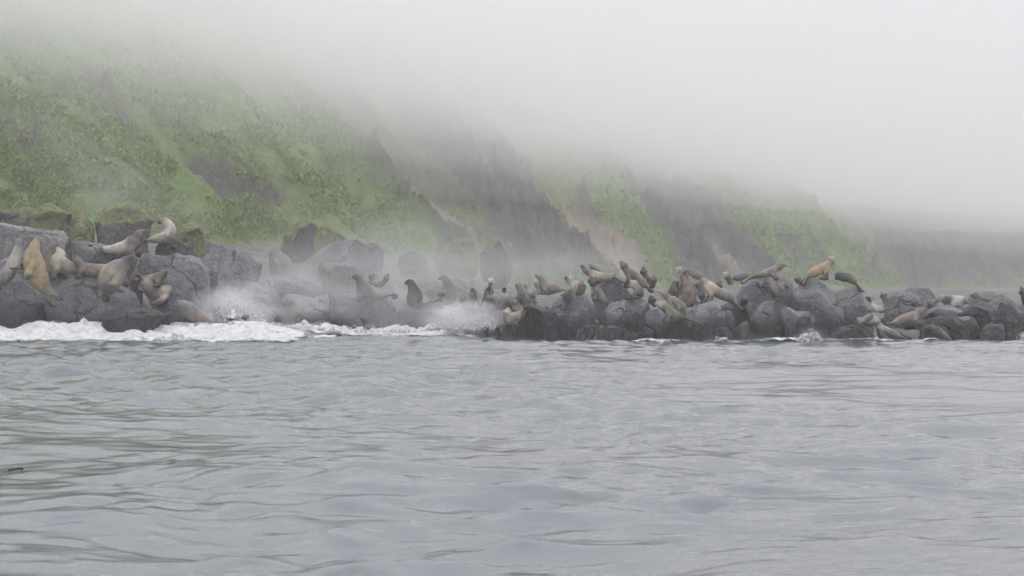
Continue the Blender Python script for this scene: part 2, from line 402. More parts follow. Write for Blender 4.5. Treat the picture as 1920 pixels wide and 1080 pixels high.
# ------------------------------------------------------------------ boulders, each traced from its own place
ZM = {0: (0, 0, 1.0), 1: (0, 360, 3.6), 2: (360, 400, 4.155), 3: (640, 440, 4.909), 4: (900, 460, 5.4), 5: (1140, 460, 5.4), 6: (1380, 460, 5.4), 7: (1600, 500, 6.0)}
def px(z, x, y): o = ZM[z]; return o[0] + x / o[2], o[1] + y / o[2]
_ico = {}
def ico(n):
    if n not in _ico:
        bm = bmesh.new(); bmesh.ops.create_icosphere(bm, subdivisions=n, radius=1)
        _ico[n] = (np.array([v.co[:] for v in bm.verts]), np.array([[v.index for v in f.verts] for f in bm.faces])); bm.free()
    return _ico[n]
bvh_v, bvh_f = [], []
def add_bvh(v, f):
    base = sum(len(a) for a in bvh_v); bvh_v.append(v); bvh_f.append(f + base)
def boulder(label, z, poly, D, T, m='rock', group=None, down=True, seed=None, cat="rock", name="boulder", rough=1.0):
    seed = seed if seed is not None else (hash_s(label) % 10000)
    rs = np.random.RandomState(seed)
    pts = np.array([[P(*px(z, a, b), D).x, P(*px(z, a, b), D).z] for a, b in poly])
    lo, hi = pts.min(0), pts.max(0); c = (lo + hi) / 2
    x0, y0 = pts[:, 0], pts[:, 1]; x1, y1 = np.roll(x0, -1), np.roll(y0, -1)
    cr = x0 * y1 - x1 * y0; ar = cr.sum() / 2
    if abs(ar) > 1e-6: c = np.array([((x0 + x1) * cr).sum() / (6 * ar), ((y0 + y1) * cr).sum() / (6 * ar)])
    th = np.linspace(-np.pi, np.pi, 181); rad = np.zeros(181)
    for i, t in enumerate(th):
        d = np.array([math.cos(t), math.sin(t)]); best = 0
        for a, b in zip(pts, np.roll(pts, -1, 0)):
            e = b - a; den = d[0] * e[1] - d[1] * e[0]
            if abs(den) < 1e-9: continue
            w_ = a - c; tt = (w_[0] * e[1] - w_[1] * e[0]) / den; ss = (w_[0] * d[1] - w_[1] * d[0]) / den
            if tt > 0 and -1e-6 <= ss <= 1 + 1e-6: best = max(best, tt)
        rad[i] = best
    rad[rad == 0] = rad[rad > 0].min()
    pad = np.concatenate([rad[-4:-1], rad, rad[1:4]]); rad = np.convolve(pad, np.array([1, 2, 3, 2, 1]) / 9, 'same')[3:-3]
    size = (hi - lo).max()
    dirs, faces = ico(5 if size > 0.9 else 4)
    rho = np.hypot(dirs[:, 0], dirs[:, 2]); ang = np.arctan2(dirs[:, 2], dirs[:, 0])
    r = np.interp(ang, th, rad)
    px_ = rho ** 0.8 * r * np.cos(ang); pz = rho ** 0.8 * r * np.sin(ang); py = T * np.sign(dirs[:, 1]) * np.abs(dirs[:, 1]) ** 0.85
    v = np.stack([px_, py, pz], 1)
    for k in range(26):                                            # broken faces
        n = rs.normal(size=3); n[1] = -abs(n[1]) * 1.3 - 0.35 if k % 4 else abs(n[1]) + 0.4; n /= np.linalg.norm(n)
        dmax = (v @ n).max(); d = dmax * rs.uniform(0.58, 0.86); ex = np.clip(v @ n - d, 0, None)
        v = v - np.outer(ex * 0.97, n)
    q = v / 1.0 + rs.uniform(-50, 50, 3)
    nrm = dirs / np.array([1, 1, 1]); amp = 0.062 * min(size, 2.2) * rough
    d1 = fbm(q[:, 0] * 1.3, q[:, 1] * 1.3, q[:, 2] * 1.6, 4, seed, ridged=True); d2 = fbm(q[:, 0] * 4, q[:, 1] * 4, q[:, 2] * 5, 3, seed + 9, ridged=True)
    v = v + nrm * (amp * (d1 - 0.2) + 0.026 * (d2 - 0.2))[:, None]
    v[:, 0] += c[0]; v[:, 1] += D; v[:, 2] += c[1]
    if down:
        g = float(terrain(np.array([c[0]]), np.array([D]))[0][0]) - 0.35
        g = min(g, -0.3) if D < 50 else g
        mn = v[:, 2].min()
        if mn > g:
            low = v[:, 2] < c[1]; v[low, 2] = c[1] - (c[1] - v[low, 2]) * (c[1] - g) / (c[1] - mn)
    o = mesh_obj(name, v - np.array([c[0], D, 0]), faces, M[m]); o.location = (c[0], D, 0)
    tag(o, label, cat, group); add_bvh(v, faces); return o
def hash_s(s):
    h = 7
    for ch in s: h = (h * 131 + ord(ch)) % 1000003
    return h
ROCKS = [
 # (label, zoom key, outline, distance, half thickness, material)
 ("broad smooth grey slab sloping down right under the upright greyish tan sea lion", 1, [(330,560),(560,566),(700,590),(880,630),(1000,730),(1090,800),(1000,890),(400,890),(330,800)], 48.6, 1.7, 'rock'),
 ("pale grey rock under the golden sea lion at the left edge", 1, [(-260,600),(-60,560),(90,565),(190,640),(350,690),(420,800),(400,890),(-200,890)], 48.9, 1.6, 'rock'),
 ("low dark wet rock in the surf at the left edge", 1, [(-120,740),(0,722),(160,733),(250,785),(312,850),(280,890),(-120,890)], 46.9, 0.8, 'dark'),
 ("long low dark wet rock in the white surf, pointed at its right end", 1, [(420,880),(440,842),(560,840),(680,828),(730,800),(880,803),(1080,806),(1260,842),(1315,910),(1240,935),(930,935),(700,915)], 46.6, 0.9, 'dark'),
 ("big dark grey rock wall right of the left group, splashed by white spray", 1, [(850,440),(960,425),(1190,425),(1340,450),(1390,520),(1405,640),(1390,760),(1150,810),(1000,740),(880,640)], 50.8, 1.6, 'rock'),
 ("dark low rock under the light sea lion with the black muzzle", 1, [(1015,400),(1050,335),(1120,312),(1210,342),(1310,380),(1335,430),(1200,460),(1020,440)], 52.6, 1.3, 'dark'),
 ("flat grey ledge behind the row of sea lions on the left", 1, [(390,400),(420,350),(560,335),(700,345),(820,400),(1000,425),(1010,560),(700,600),(400,560)], 52.6, 1.8, 'pale'),
 ("light grey flat ledge under the mossy boulders at the left edge", 1, [(-200,300),(0,210),(120,240),(260,262),(520,272),(640,340),(620,460),(300,520),(-200,520)], 56.0, 2.6, 'pale'),
 ("dark grey rock behind the golden sea lion", 1, [(-60,480),(40,430),(120,440),(165,500),(190,600),(170,680),(-60,700)], 50.6, 1.2, 'rock'),
 ("big domed dark boulder with moss on its rim, behind the left group", 1, [(610,235),(640,140),(720,85),(830,85),(920,105),(1000,180),(1060,265),(1000,330),(760,350),(640,340)], 60.0, 2.2, 'lichen'),
 ("humped yellow-green mossy boulder left of the dark domed boulder", 1, [(215,240),(245,140),(300,86),(360,90),(400,130),(480,150),(520,260),(420,275),(240,275)], 60.5, 1.8, 'moss'),
 ("sloping mossy boulder touching the left side of the dark domed boulder", 1, [(460,150),(500,108),(550,140),(600,220),(625,300),(600,340),(530,338),(500,270)], 59.0, 1.2, 'moss'),
 ("low grey-green boulder with a dark gap beneath, far left edge", 1, [(-120,190),(-20,150),(90,120),(180,95),(260,130),(270,175),(180,215),(60,245),(-120,260)], 61.5, 1.8, 'lichen'),
 ("small mossy boulder right of the light sea lion with the black muzzle", 1, [(1160,300),(1200,230),(1280,200),(1360,240),(1372,340),(1320,375),(1200,360)], 60.0, 1.4, 'moss'),
 ("squared grey block with a vertical crack and a dark lip along its top", 2, [(30,290),(60,270),(200,268),(350,295),(470,320),(560,380),(582,490),(440,520),(120,510),(80,400)], 57.5, 1.8, 'rock'),
 ("dark craggy rock between the left group and the cracked grey block", 2, [(-60,330),(0,290),(50,365),(120,440),(240,500),(220,580),(120,640),(-60,660)], 53.5, 1.3, 'dark'),
 ("rounded grey rock in the mist above the white splash", 2, [(370,560),(440,530),(560,540),(690,640),(700,720),(560,760),(380,730)], 55.6, 1.3, 'rock'),
 ("long grey rock in the mist right of the cracked grey block", 2, [(560,560),(670,515),(800,498),(950,560),(1080,600),(1060,680),(760,690),(600,620)], 58.5, 1.7, 'rock'),
 ("pale flat-topped rock in the mist left of the leftmost bull", 2, [(980,440),(1000,395),(1050,380),(1250,408),(1345,470),(1300,580),(1040,560)], 61.5, 1.8, 'pale'),
 ("broad grey rock in the mist under the leftmost bull", 2, [(1000,640),(1120,610),(1290,655),(1500,635),(1680,690),(1720,800),(1660,900),(1060,900),(960,780)], 56.4, 1.8, 'rock'),
 ("rough grey rock in the mist left of the broad rock under the leftmost bull", 2, [(640,700),(760,640),(900,650),(1020,720),(1120,800),(1100,880),(700,890),(600,800)], 56.8, 1.4, 'pale'),
 ("round yellow-green mossy boulder at the foot of the slope", 2, [(935,220),(950,140),(990,102),(1060,100),(1120,150),(1200,185),(1180,260),(1000,275)], 72.0, 2.0, 'moss'),
 ("dark peaked boulder left of the round mossy boulder", 2, [(675,220),(760,125),(850,45),(950,45),(980,130),(960,220),(800,270),(690,260)], 76.0, 2.4, 'lichen'),
 ("wide dark grey rock in the mist below the round mossy boulder", 2, [(820,320),(880,250),(1100,235),(1300,200),(1480,250),(1540,330),(1400,460),(1000,420),(840,400)], 68.0, 3.0, 'rock'),
 ("small jagged pale rock in the mist right of the cracked grey block", 2, [(560,360),(600,305),(650,288),(720,330),(790,410),(700,450),(570,440)], 65.0, 1.4, 'pale'),
 ("grey rock in the mist under the two middle bulls", 3, [(440,640),(600,640),(760,650),(900,630),(1090,650),(1120,740),(1020,850),(500,880),(400,760)], 55.0, 1.6, 'rock'),
 ("pale mossy slab leaning at the foot of the slope", 3, [(860,130),(880,85),(950,90),(1060,110),(1130,150),(1290,205),(1210,250),(1000,250),(870,210)], 84.0, 2.4, 'moss'),
 ("small pale mossy boulder above the leaning slab", 3, [(1030,45),(1080,14),(1160,40),(1235,90),(1200,130),(1100,120),(1035,90)], 88.0, 1.6, 'moss'),
 ("dark pyramid boulder right of the leaning mossy slab", 3, [(1270,190),(1340,80),(1400,50),(1455,46),(1520,150),(1580,250),(1480,320),(1300,290)], 86.0, 2.6, 'lichen'),
 ("hazy grey boulder above the middle bull", 3, [(530,260),(545,200),(640,150),(750,190),(790,280),(700,330),(560,320)], 80.0, 2.2, 'rock'),
 ("low grey ledge under the line of small sea lions in the mist", 3, [(1040,660),(1120,600),(1250,590),(1430,620),(1620,600),(1640,720),(1560,760),(1080,730)], 52.5, 1.5, 'rock'),
 ("grey rock in the surf under the pinkish tan sea lion", 4, [(140,860),(170,780),(260,790),(340,800),(380,900),(330,930),(160,930)], 47.2, 0.8, 'rock'),
 ("tall dark jagged rock at the left end of the right-hand rocks", 4, [(330,920),(380,790),(470,680),(515,560),(590,505),(640,580),(700,690),(770,830),(785,940),(500,940)], 47.6, 1.2, 'dark'),
 ("large smooth lilac-grey rock under the cream sea lion", 4, [(700,600),(760,500),(860,465),(1060,495),(1130,600),(1175,690),(1120,800),(1060,850),(960,925),(790,935),(735,760)], 47.6, 1.5, 'rock'),
 ("narrow dark upright rock left of the smooth lilac-grey rock", 4, [(655,600),(700,570),(745,600),(770,720),(800,890),(760,935),(660,920),(640,760)], 46.6, 0.7, 'dark'),
 ("pale flat rock shelf low above the water", 4, [(940,880),(1000,850),(1080,828),(1200,812),(1270,822),(1150,868),(1020,905)], 46.0, 0.6, 'pale'),
 ("low black weedy rock at the water right of the pale shelf", 4, [(1075,925),(1130,865),(1220,840),(1340,828),(1440,850),(1530,900),(1530,955),(1250,955)], 45.6, 0.7, 'dark'),
 ("grey rock behind, under the sea lion lying with its snout up", 4, [(1090,420),(1150,360),(1260,365),(1400,350),(1520,345),(1580,420),(1560,570),(1280,580),(1150,520)], 51.0, 1.6, 'rock'),
 ("big bluish grey boulder with a rounded top left of the slender cream sea lion", 5, [(-30,640),(0,595),(110,580),(250,535),(390,550),(425,640),(390,800),(320,870),(100,880),(0,820)], 47.4, 1.3, 'rock'),
 ("square pale-edged boulder below the slender cream sea lion", 5, [(370,790),(385,690),(450,655),(570,650),(600,800),(560,910),(420,900)], 46.7, 0.8, 'rock'),
 ("wide black wet rock at the waterline under the slender cream sea lion", 5, [(500,955),(560,810),(640,750),(760,760),(850,830),(1000,870),(1030,975),(760,990)], 45.8, 0.9, 'dark'),
 ("smooth purplish slab between the crowd of sea lions and the black wet rock", 5, [(740,760),(780,650),(900,605),(1080,560),(1140,650),(1070,790),(1010,860),(840,850)], 47.0, 1.0, 'rock'),
 ("round grey boulder wedged in the dark gap", 5, [(1075,760),(1085,690),(1180,655),(1285,680),(1280,780),(1200,815),(1110,812)], 46.6, 0.6, 'rock'),
 ("grey rock washed by a white trickle at the waterline", 5, [(1030,980),(1050,880),(1130,835),(1220,830),(1295,870),(1300,975),(1150,990)], 45.7, 0.7, 'dark'),
 ("low dark rock ledge at the waterline below the bluish grey boulder", 5, [(-60,950),(0,880),(180,850),(330,880),(520,925),(620,945),(600,985),(100,975)], 45.6, 0.6, 'dark'),
 ("pale upright rock between the gap boulder and the sunless grey rock face", 5, [(1285,960),(1290,810),(1350,765),(1410,760),(1445,880),(1430,960)], 46.3, 0.6, 'pale'),
 ("black rock mass deep in the gap under the dark sea lions", 5, [(1010,680),(1060,600),(1250,560),(1400,600),(1460,700),(1450,900),(1100,900)], 48.2, 1.0, 'dark'),  # added filler mass, coloured dark in place of the shade in the gap
 ("sloping grey rock under the sea lion stretched towards the right", 6, [(10,540),(80,430),(190,350),(300,328),(430,305),(530,340),(590,400),(610,480),(560,640),(430,680),(150,700),(40,640)], 49.4, 1.6, 'rock'),
 ("steep grey rock face under the pair of small dark sea lions", 6, [(140,740),(220,640),(300,565),(450,552),(500,620),(480,700),(585,840),(580,960),(230,960),(165,830)], 47.4, 1.3, 'rock'),
 ("notched grey rock just left of the white splash", 6, [(460,700),(530,610),(610,680),(740,615),(785,650),(805,770),(855,875),(820,955),(560,965),(500,820)], 46.7, 1.0, 'rock'),
 ("largest domed boulder, topped by the golden sea lion", 6, [(570,500),(630,395),(760,335),(880,318),(1000,375),(1075,440),(1110,620),(1100,860),(860,900),(800,780),(720,640),(580,640)], 49.0, 1.9, 'rock'),
 ("pale sloping flank rock right of the largest domed boulder", 6, [(1000,460),(1080,400),(1230,378),(1290,440),(1345,560),(1370,690),(1280,780),(1100,860),(1000,800)], 49.3, 1.5, 'pale'),
 ("low black jagged rock at the waterline right of the largest domed boulder", 6, [(850,975),(880,920),(960,880),(1080,838),(1250,805),(1390,860),(1520,960),(1520,1010),(1100,1000)], 46.0, 1.0, 'dark'),
 ("grey rock hump under the curled pale sea lion", 7, [(330,830),(360,740),(480,720),(600,760),(690,830),(600,880),(380,880)], 46.2, 0.8, 'dark'),
 ("thin dark rock awash in front of the right-hand rocks", 7, [(380,890),(440,868),(560,868),(650,885),(600,905),(430,905)], 44.4, 0.3, 'dark'),
 ("pale angular block on the skyline right of the largest domed boulder", 7, [(570,290),(640,238),(850,232),(900,290),(940,370),(860,420),(680,400)], 56.0, 1.6, 'pale'),
 ("low grey rock left of the pale angular block", 7, [(350,420),(380,350),(500,290),(610,290),(760,360),(840,410),(760,470),(420,480)], 53.0, 1.4, 'rock'),
 ("dark blue-grey rock under the cream-backed sea lion", 7, [(820,560),(900,470),(1060,440),(1200,440),(1290,520),(1240,640),(1100,700),(860,680)], 48.6, 1.2, 'rock'),
 ("dark rock sloping into the water in the middle of the right end", 7, [(650,830),(680,700),(830,610),(1000,560),(1150,570),(1220,650),(1430,830),(1400,870),(800,870)], 47.2, 1.0, 'dark'),
 ("dark rounded rock right of the cream-backed sea lion", 7, [(1255,540),(1270,450),(1420,425),(1505,460),(1545,560),(1470,680),(1340,680)], 48.6, 1.1, 'dark'),
 ("pale smooth facet rock between the dark rocks at the right end", 7, [(1165,640),(1190,575),(1300,556),(1425,600),(1440,740),(1330,790),(1230,720)], 47.8, 0.8, 'pale'),
 ("biggest dark boulder at the right edge", 7, [(1430,720),(1470,600),(1560,540),(1640,415),(1760,425),(1900,560),(1930,640),(1890,850),(1760,870),(1600,850)], 47.4, 1.5, 'dark'),
 ("grey low rock at the foot of the biggest right-edge boulder", 7, [(1420,860),(1450,700),(1560,640),(1680,640),(1720,760),(1700,870)], 46.2, 0.7, 'rock'),
 ("jumbled grey rock row behind, near the right edge", 7, [(1280,420),(1330,335),(1480,305),(1660,305),(1810,390),(1900,430),(1880,520),(1500,500),(1300,480)], 53.0, 1.6, 'pale'),
 ("pale rock running out of the frame on the right", 7, [(1740,450),(1800,390),(1920,370),(2100,380),(2200,500),(2150,860),(1940,860),(1880,700)], 50.0, 1.6, 'rock'),
]
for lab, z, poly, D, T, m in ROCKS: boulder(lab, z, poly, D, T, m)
# unremarkable boulders lying behind and between
filler = []
def fill(n, u0, u1, d0, d1, s0, s1, vmin, ms, label, group):   # label: what all boulders of one shade share
    for i in range(n):
        for _ in range(20):
            u = rnd.uniform(u0, u1); d = rnd.uniform(d0, d1); s = rnd.uniform(s0, s1)
            x = (u - 960) / F * d
            if 640 < u < 900 and d < 66: continue
            g = float(terrain(np.array([x]), np.array([d]))[0][0])
            top = g + s * 0.75
            v = 540 - (top - EYE) / d * F
            if v > vmin(u) and all((x - a) ** 2 + (d - b) ** 2 > (0.5 * (s + c)) ** 2 * 0.8 for a, b, c in filler): break
        else: continue
        filler.append((x, d, s))
        k = F / d; vb = 540 - (g - 0.2 - EYE) / d * F
        n_ = rnd.randint(7, 10); poly = []
        for j in range(n_):
            a = 2 * math.pi * j / n_ + rnd.uniform(-.25, .25); r = s * 0.5 * k * rnd.uniform(0.75, 1.1)
            poly.append((u + r * math.cos(a) * 1.3, vb - 0.25 * s * k - r * math.sin(a) * (0.62 if math.sin(a) > 0 else 0.6)))
        m_ = rnd.choice(ms)
        boulder({'rock': 'grey ', 'dark': 'dark ', 'pale': 'pale ', 'lichen': 'lichen-edged '}[m_] + label, 0, poly, d, s * rnd.uniform(0.4, 0.6), m_, group=group, seed=500 + len(filler), down=False)
sil = lambda u: 566 if u > 930 else 500
fill(34, 940, 1990, 48.5, 58, 0.8, 1.9, lambda u: 566, ['rock', 'dark', 'rock', 'pale'], "boulder half hidden behind the front row of rocks and sea lions", "boulders behind the front rocks")
fill(66, 380, 1000, 56, 98, 1.0, 3.4, lambda u: 500 if u < 900 else 520, ['rock', 'pale', 'pale', 'lichen'], "boulder in the sea mist on the bank between the two groups", "boulders in the mist")
fill(16, -60, 420, 58, 76, 1.0, 2.4, lambda u: 402, ['rock', 'lichen'], "boulder between the mossy boulders and the green slope", "boulders below the left slope")

# ------------------------------------------------------------------ sea lions
allv, allf = np.vstack(bvh_v), np.vstack(bvh_f)
hw = V; hf = grid_faces(nr, nc)
hmask = (hw[hf[:, 0], 1] < 100) & (np.abs(hw[hf[:, 0], 0]) < 45)
bvh = BVHTree.FromPolygons([tuple(p) for p in np.vstack([allv, hw[:nc * 260]])],
                           [tuple(f) for f in allf] + [tuple(int(i) + len(allv) for i in f) for f in hf[: (nc - 1) * 259:1] if abs(hw[f[0], 0]) < 30])
def hit_at(u, v):
    d = P(u, v, 1.0) - Vector((0, 0, EYE)); d.normalize()
    loc, nor, idx, dist = bvh.ray_cast(Vector((0, 0, EYE)), d, 200)
    return loc, nor
CO = {  # coats
 'gold': (0.34, 0.25, 0.14), 'cream': (0.50, 0.45, 0.36), 'tan': (0.29, 0.235, 0.18), 'pink': (0.26, 0.205, 0.17), 'brown': (0.125, 0.092, 0.075),
 'rust': (0.155, 0.11, 0.088), 'dark': (0.04, 0.036, 0.036), 'grey': (0.17, 0.16, 0.155), 'wet': (0.085, 0.078, 0.075), 'pale': (0.42, 0.38, 0.33), 'olive': (0.20, 0.18, 0.13), 'dgreen': (0.06, 0.062, 0.052)}
def catmull(p, n):
    p = np.array(p, float); p = np.vstack([2 * p[0] - p[1], p, 2 * p[-1] - p[-2]]); out = []
    m = len(p) - 3
    for i in range(n):
        t = i / (n - 1) * m; k = min(int(t), m - 1); t -= k
        a, b, c, d = p[k:k + 4]
        out.append(0.5 * (2 * b + (c - a) * t + (2 * a - 5 * b + 4 * c - d) * t * t + (-a + 3 * b - 3 * c + d) * t ** 3))
    return np.array(out)
def tube(verts, faces, path, ra, rb, up, seg=12):
    """swept closed tube: ra along 'side', rb along the other axis"""
    base = sum(len(v) for v in verts); n = len(path); ring = []
    tan = np.gradient(path, axis=0); tan /= np.linalg.norm(tan, axis=1)[:, None] + 1e-9
    ang = np.linspace(0, 2 * np.pi, seg, endpoint=False)
    for i in range(n):
        s = np.cross(tan[i], up); s /= np.linalg.norm(s) + 1e-9; w_ = np.cross(s, tan[i])
        ring.append(path[i] + np.outer(np.cos(ang) * ra[i], s) + np.outer(np.sin(ang) * rb[i], w_))
    vv = np.vstack(ring + [path[:1] - tan[:1] * min(ra[0], rb[0]) * 0.6, path[-1:] + tan[-1:] * min(ra[-1], rb[-1]) * 0.6])
    f = []
    for i in range(n - 1):
        for j in range(seg):
            a, b = i * seg + j, i * seg + (j + 1) % seg
            f.append((base + a, base + b, base + b + seg, base + a + seg))
    t0, t1 = base + n * seg, base + n * seg + 1
    for j in range(seg):
        f.append((t0, base + (j + 1) % seg, base + j)); f.append((t1, base + (n - 1) * seg + j, base + (n - 1) * seg + (j + 1) % seg))
    verts.append(vv); faces.extend(f)
lion_count = 0
def sea_lion(label, z, pts, coats, D=None, foot=None, front=False, flip=True, hind=True, muzzle=True, tail=None, group="sea lions hauled out on the rocks", swim=False, vox=0.04, lay=False):
    """pts: the back line from nose to tail (photo x, y, half width); coats: head to tail colours"""
    global lion_count
    lion_count += 1
    rs = np.random.RandomState(1000 + lion_count)
    k = ZM[z][2]; q = np.array([(*px(z, a, b), r / k) for a, b, r in pts], float)
    i0 = int(np.argmax(q[:, 1] + q[:, 2])) if foot is None else None
    fu, fv = (q[i0, 0], q[i0, 1] + q[i0, 2] * 0.9) if foot is None else px(z, *foot)
    if D is None:
        loc, nor = hit_at(fu, fv + 1.0)
        if loc is None: D = 49.0
        else: D = loc.y + min(nor.y, 0) * (q[:, 2].max() / F * loc.y) * 0.9 - 0.05
        D = min(max(D, 44.5), 62)
    path = np.array([list(P(u, v, D)) for u, v, r in q]); rad = q[:, 2] / F * D * 1.08
    if front:      # body runs back from the chest, away from the viewer
        low = path[-1].copy(); r = rad[-1]
        path = np.vstack([path, low + [0.1 * rs.randn(), 0.75, -0.12], low + [0.25 * rs.randn(), 1.5, -0.25]]); rad = np.concatenate([rad, [r * 0.85, r * 0.4]])
        path[0, 1] -= 0.12
    if not muzzle: pass
    pr = catmull(np.hstack([path, rad[:, None]]), 34); cpath, cr = pr[:, :3], np.clip(pr[:, 3], 0.035, None)
    length = np.linalg.norm(np.diff(cpath, axis=0), axis=1); arc = np.concatenate([[0], np.cumsum(length)])
    big = float(np.clip(arc[-1] / 2.0, 0.45, 1.0)) if not swim else float(np.clip(cr.max() / 0.3, 0.35, 0.9))
    floor_r = np.interp(arc / big, [0, 0.10, 0.20, 0.34, 0.5], [0.078, 0.095, 0.152, 0.155, 0.06])   # muzzle, brow, skull, nape
    cr = np.where(arc < 0.5 * big, np.maximum(np.minimum(cr, np.interp(arc / big, [0, 0.1, 0.22, 0.36, 0.48, 0.56], [0.085, 0.11, 0.18, 0.185, 0.24, 9])), floor_r * (1 if not swim else 0.9)), cr)
    # gentle sideways bend in depth so bodies are not laid out in one plane
    if not front and len(q) > 2:
        tt = np.linspace(0, 1, len(cpath)); cpath[:, 1] += 0.10 * np.sin(tt * 3 + rs.rand() * 6) * np.linalg.norm(path[-1] - path[0])
    verts, faces = [], []
    up = np.array([0.05, -1, 0.02]) if not front else np.array([0.0, -1, 0.25])
    tube(verts, faces, cpath, cr * 0.98, cr * (0.9 if not front else 1.0), up, 14)
    # snout: a short blunt box at the nose end
    d0 = cpath[0] - cpath[3]; d0 /= np.linalg.norm(d0) + 1e-9
    hr = float(np.interp(0.09, np.linspace(0, 1, len(cr)), cr))
    if muzzle:
        sn = np.array([cpath[1] - d0 * 0.05, cpath[0], cpath[0] + d0 * 0.06]); tube(verts, faces, sn, [hr * 0.75, hr * 0.62, hr * 0.5], [hr * 0.7, hr * 0.55, hr * 0.45], up, 10)
    zb = (path[:, 2] - rad).min()
    L_ = np.linalg.norm(np.diff(cpath, axis=0), axis=1).sum()
    if flip and L_ > 0.5:
        ic = int(np.clip(0.36 * len(cpath), 0, 33)) if not front else int(0.45 * len(cpath) * 0.7)
        c0 = cpath[ic]; rr_ = cr[ic]
        hx = np.sign(cpath[0, 0] - cpath[-1, 0]) or 1.0
        for s in (-1, 1):
            side = np.array([0.0, s, 0.0]) if not front else np.array([s, 0.0, 0.0])
            fwd = np.array([hx, 0, 0]) if not front else np.array([0, -1, 0])
            sh = c0 + side * rr_ * 0.6 + np.array([0, 0, -rr_ * 0.3])
            fl = float(np.clip(0.37 * L_ ** 0.6, 0.3, 0.68))
            zt = max(zb + 0.05, sh[2] - 1.1 * fl)
            el = sh + side * (rr_ * 0.35 + 0.05) + np.array([0, 0, (zt - sh[2]) * 0.55]) - fwd * 0.04
            tip = np.array([el[0], el[1], zt]) + side * 0.12 + (fwd * (0.10 if rs.rand() < .5 else -0.12))
            end = tip + side * 0.16 - fwd * 0.20 + np.array([0, 0, -0.02])
            fp = catmull([sh, el, tip, end], 10); wd = np.interp(np.linspace(0, 1, 10), [0, .3, .7, 1], [0.15, 0.11, 0.15, 0.05]) * np.clip(rr_ / 0.28, 0.65, 1.3)
            tube(verts, faces, fp, wd, np.linspace(0.06, 0.03, 10), side + 0.2 * fwd, 10)
    if hind and L_ > 0.7:
        e = cpath[-1]; td = cpath[-1] - cpath[-4]; td /= np.linalg.norm(td) + 1e-9
        for s in (-1, 1):
            dirn = td * 0.8 + np.array([0, 0.45 * s, 0]) if not front else td * 0.8 + np.array([0.45 * s, 0, 0])
            a = e - td * 0.1; b = e + dirn * 0.18; c_ = e + dirn * 0.36 + np.array([0, 0, -0.03])
            fp = catmull([a, b, c_], 8); wd = np.interp(np.linspace(0, 1, 8), [0, .6, 1], [0.08, 0.12, 0.14])
            tube(verts, faces, fp, wd, np.full(8, 0.042), np.array([0.1, 0.2, 1.0]), 8)
    vv = np.vstack(verts); org = np.array([cpath[:, 0].mean(), cpath[:, 1].mean(), zb])
    me = bpy.data.meshes.new("sea_lion"); me.from_pydata([tuple(p) for p in vv - org], [], faces)
    tmp = bpy.data.objects.new("tmp", me); col.objects.link(tmp)
    rm = tmp.modifiers.new("r", 'REMESH'); rm.mode = 'VOXEL'; rm.voxel_size = vox
    sm = tmp.modifiers.new("s", 'SMOOTH'); sm.factor = 0.5; sm.iterations = 2
    dg = bpy.context.evaluated_depsgraph_get()
    m2 = bpy.data.meshes.new_from_object(tmp.evaluated_get(dg)); bpy.data.objects.remove(tmp); bpy.data.meshes.remove(me)
    m2.name = "sea_lion"
    n = len(m2.vertices); co = np.empty(n * 3, np.float32); m2.vertices.foreach_get("co", co); co = co.reshape(-1, 3) + org
    # coat: colours along the body, darker flippers, darker face
    dd = ((co[:, None, :] - cpath[None, :, :]) ** 2).sum(2); j = dd.argmin(1); far = np.sqrt(dd[np.arange(n), j]) / cr[j]
    tpos = j / (len(cpath) - 1); cc = np.array([CO[c] for c in coats]); tp = np.linspace(0, 1, len(cc))
    wobn = 0.10 * fbm(co[:, 0] * 2.5, co[:, 1] * 2.5, co[:, 2] * 2.5, 3, lion_count)
    c3 = np.stack([np.interp(np.clip(tpos + wobn, 0, 1), tp, cc[:, i]) for i in range(3)], 1)
    fl_m = smooth(1.25, 1.7, far)[:, None]; c3 = c3 * (1 - fl_m) + np.array([0.045, 0.038, 0.035]) * fl_m
    if muzzle:
        mz = (1 - smooth(0.02, 0.07, tpos))[:, None] * 0.45; c3 = c3 * (1 - mz) + c3 * 0.4 * mz
    blot = smooth(0.15, 0.5, fbm(co[:, 0] * 3, co[:, 1] * 3, co[:, 2] * 3, 3, 300 + lion_count))[:, None] * 0.6
    c3 = c3 * (1 - blot) + c3 * 0.45 * blot
    at = m2.attributes.new("coat", 'FLOAT_COLOR', 'POINT'); at.data.foreach_set("color", np.hstack([c3, np.ones((n, 1))]).astype(np.float32).ravel())
    m2.polygons.foreach_set("use_smooth", np.ones(len(m2.polygons), bool)); m2.materials.clear(); m2.materials.append(M['fur'])
    o = bpy.data.objects.new("sea_lion", m2); col.objects.link(o); o.location = org
    tag(o, label, "sea lion", group if not swim else "sea lions in the surf"); return o
Q = sea_lion
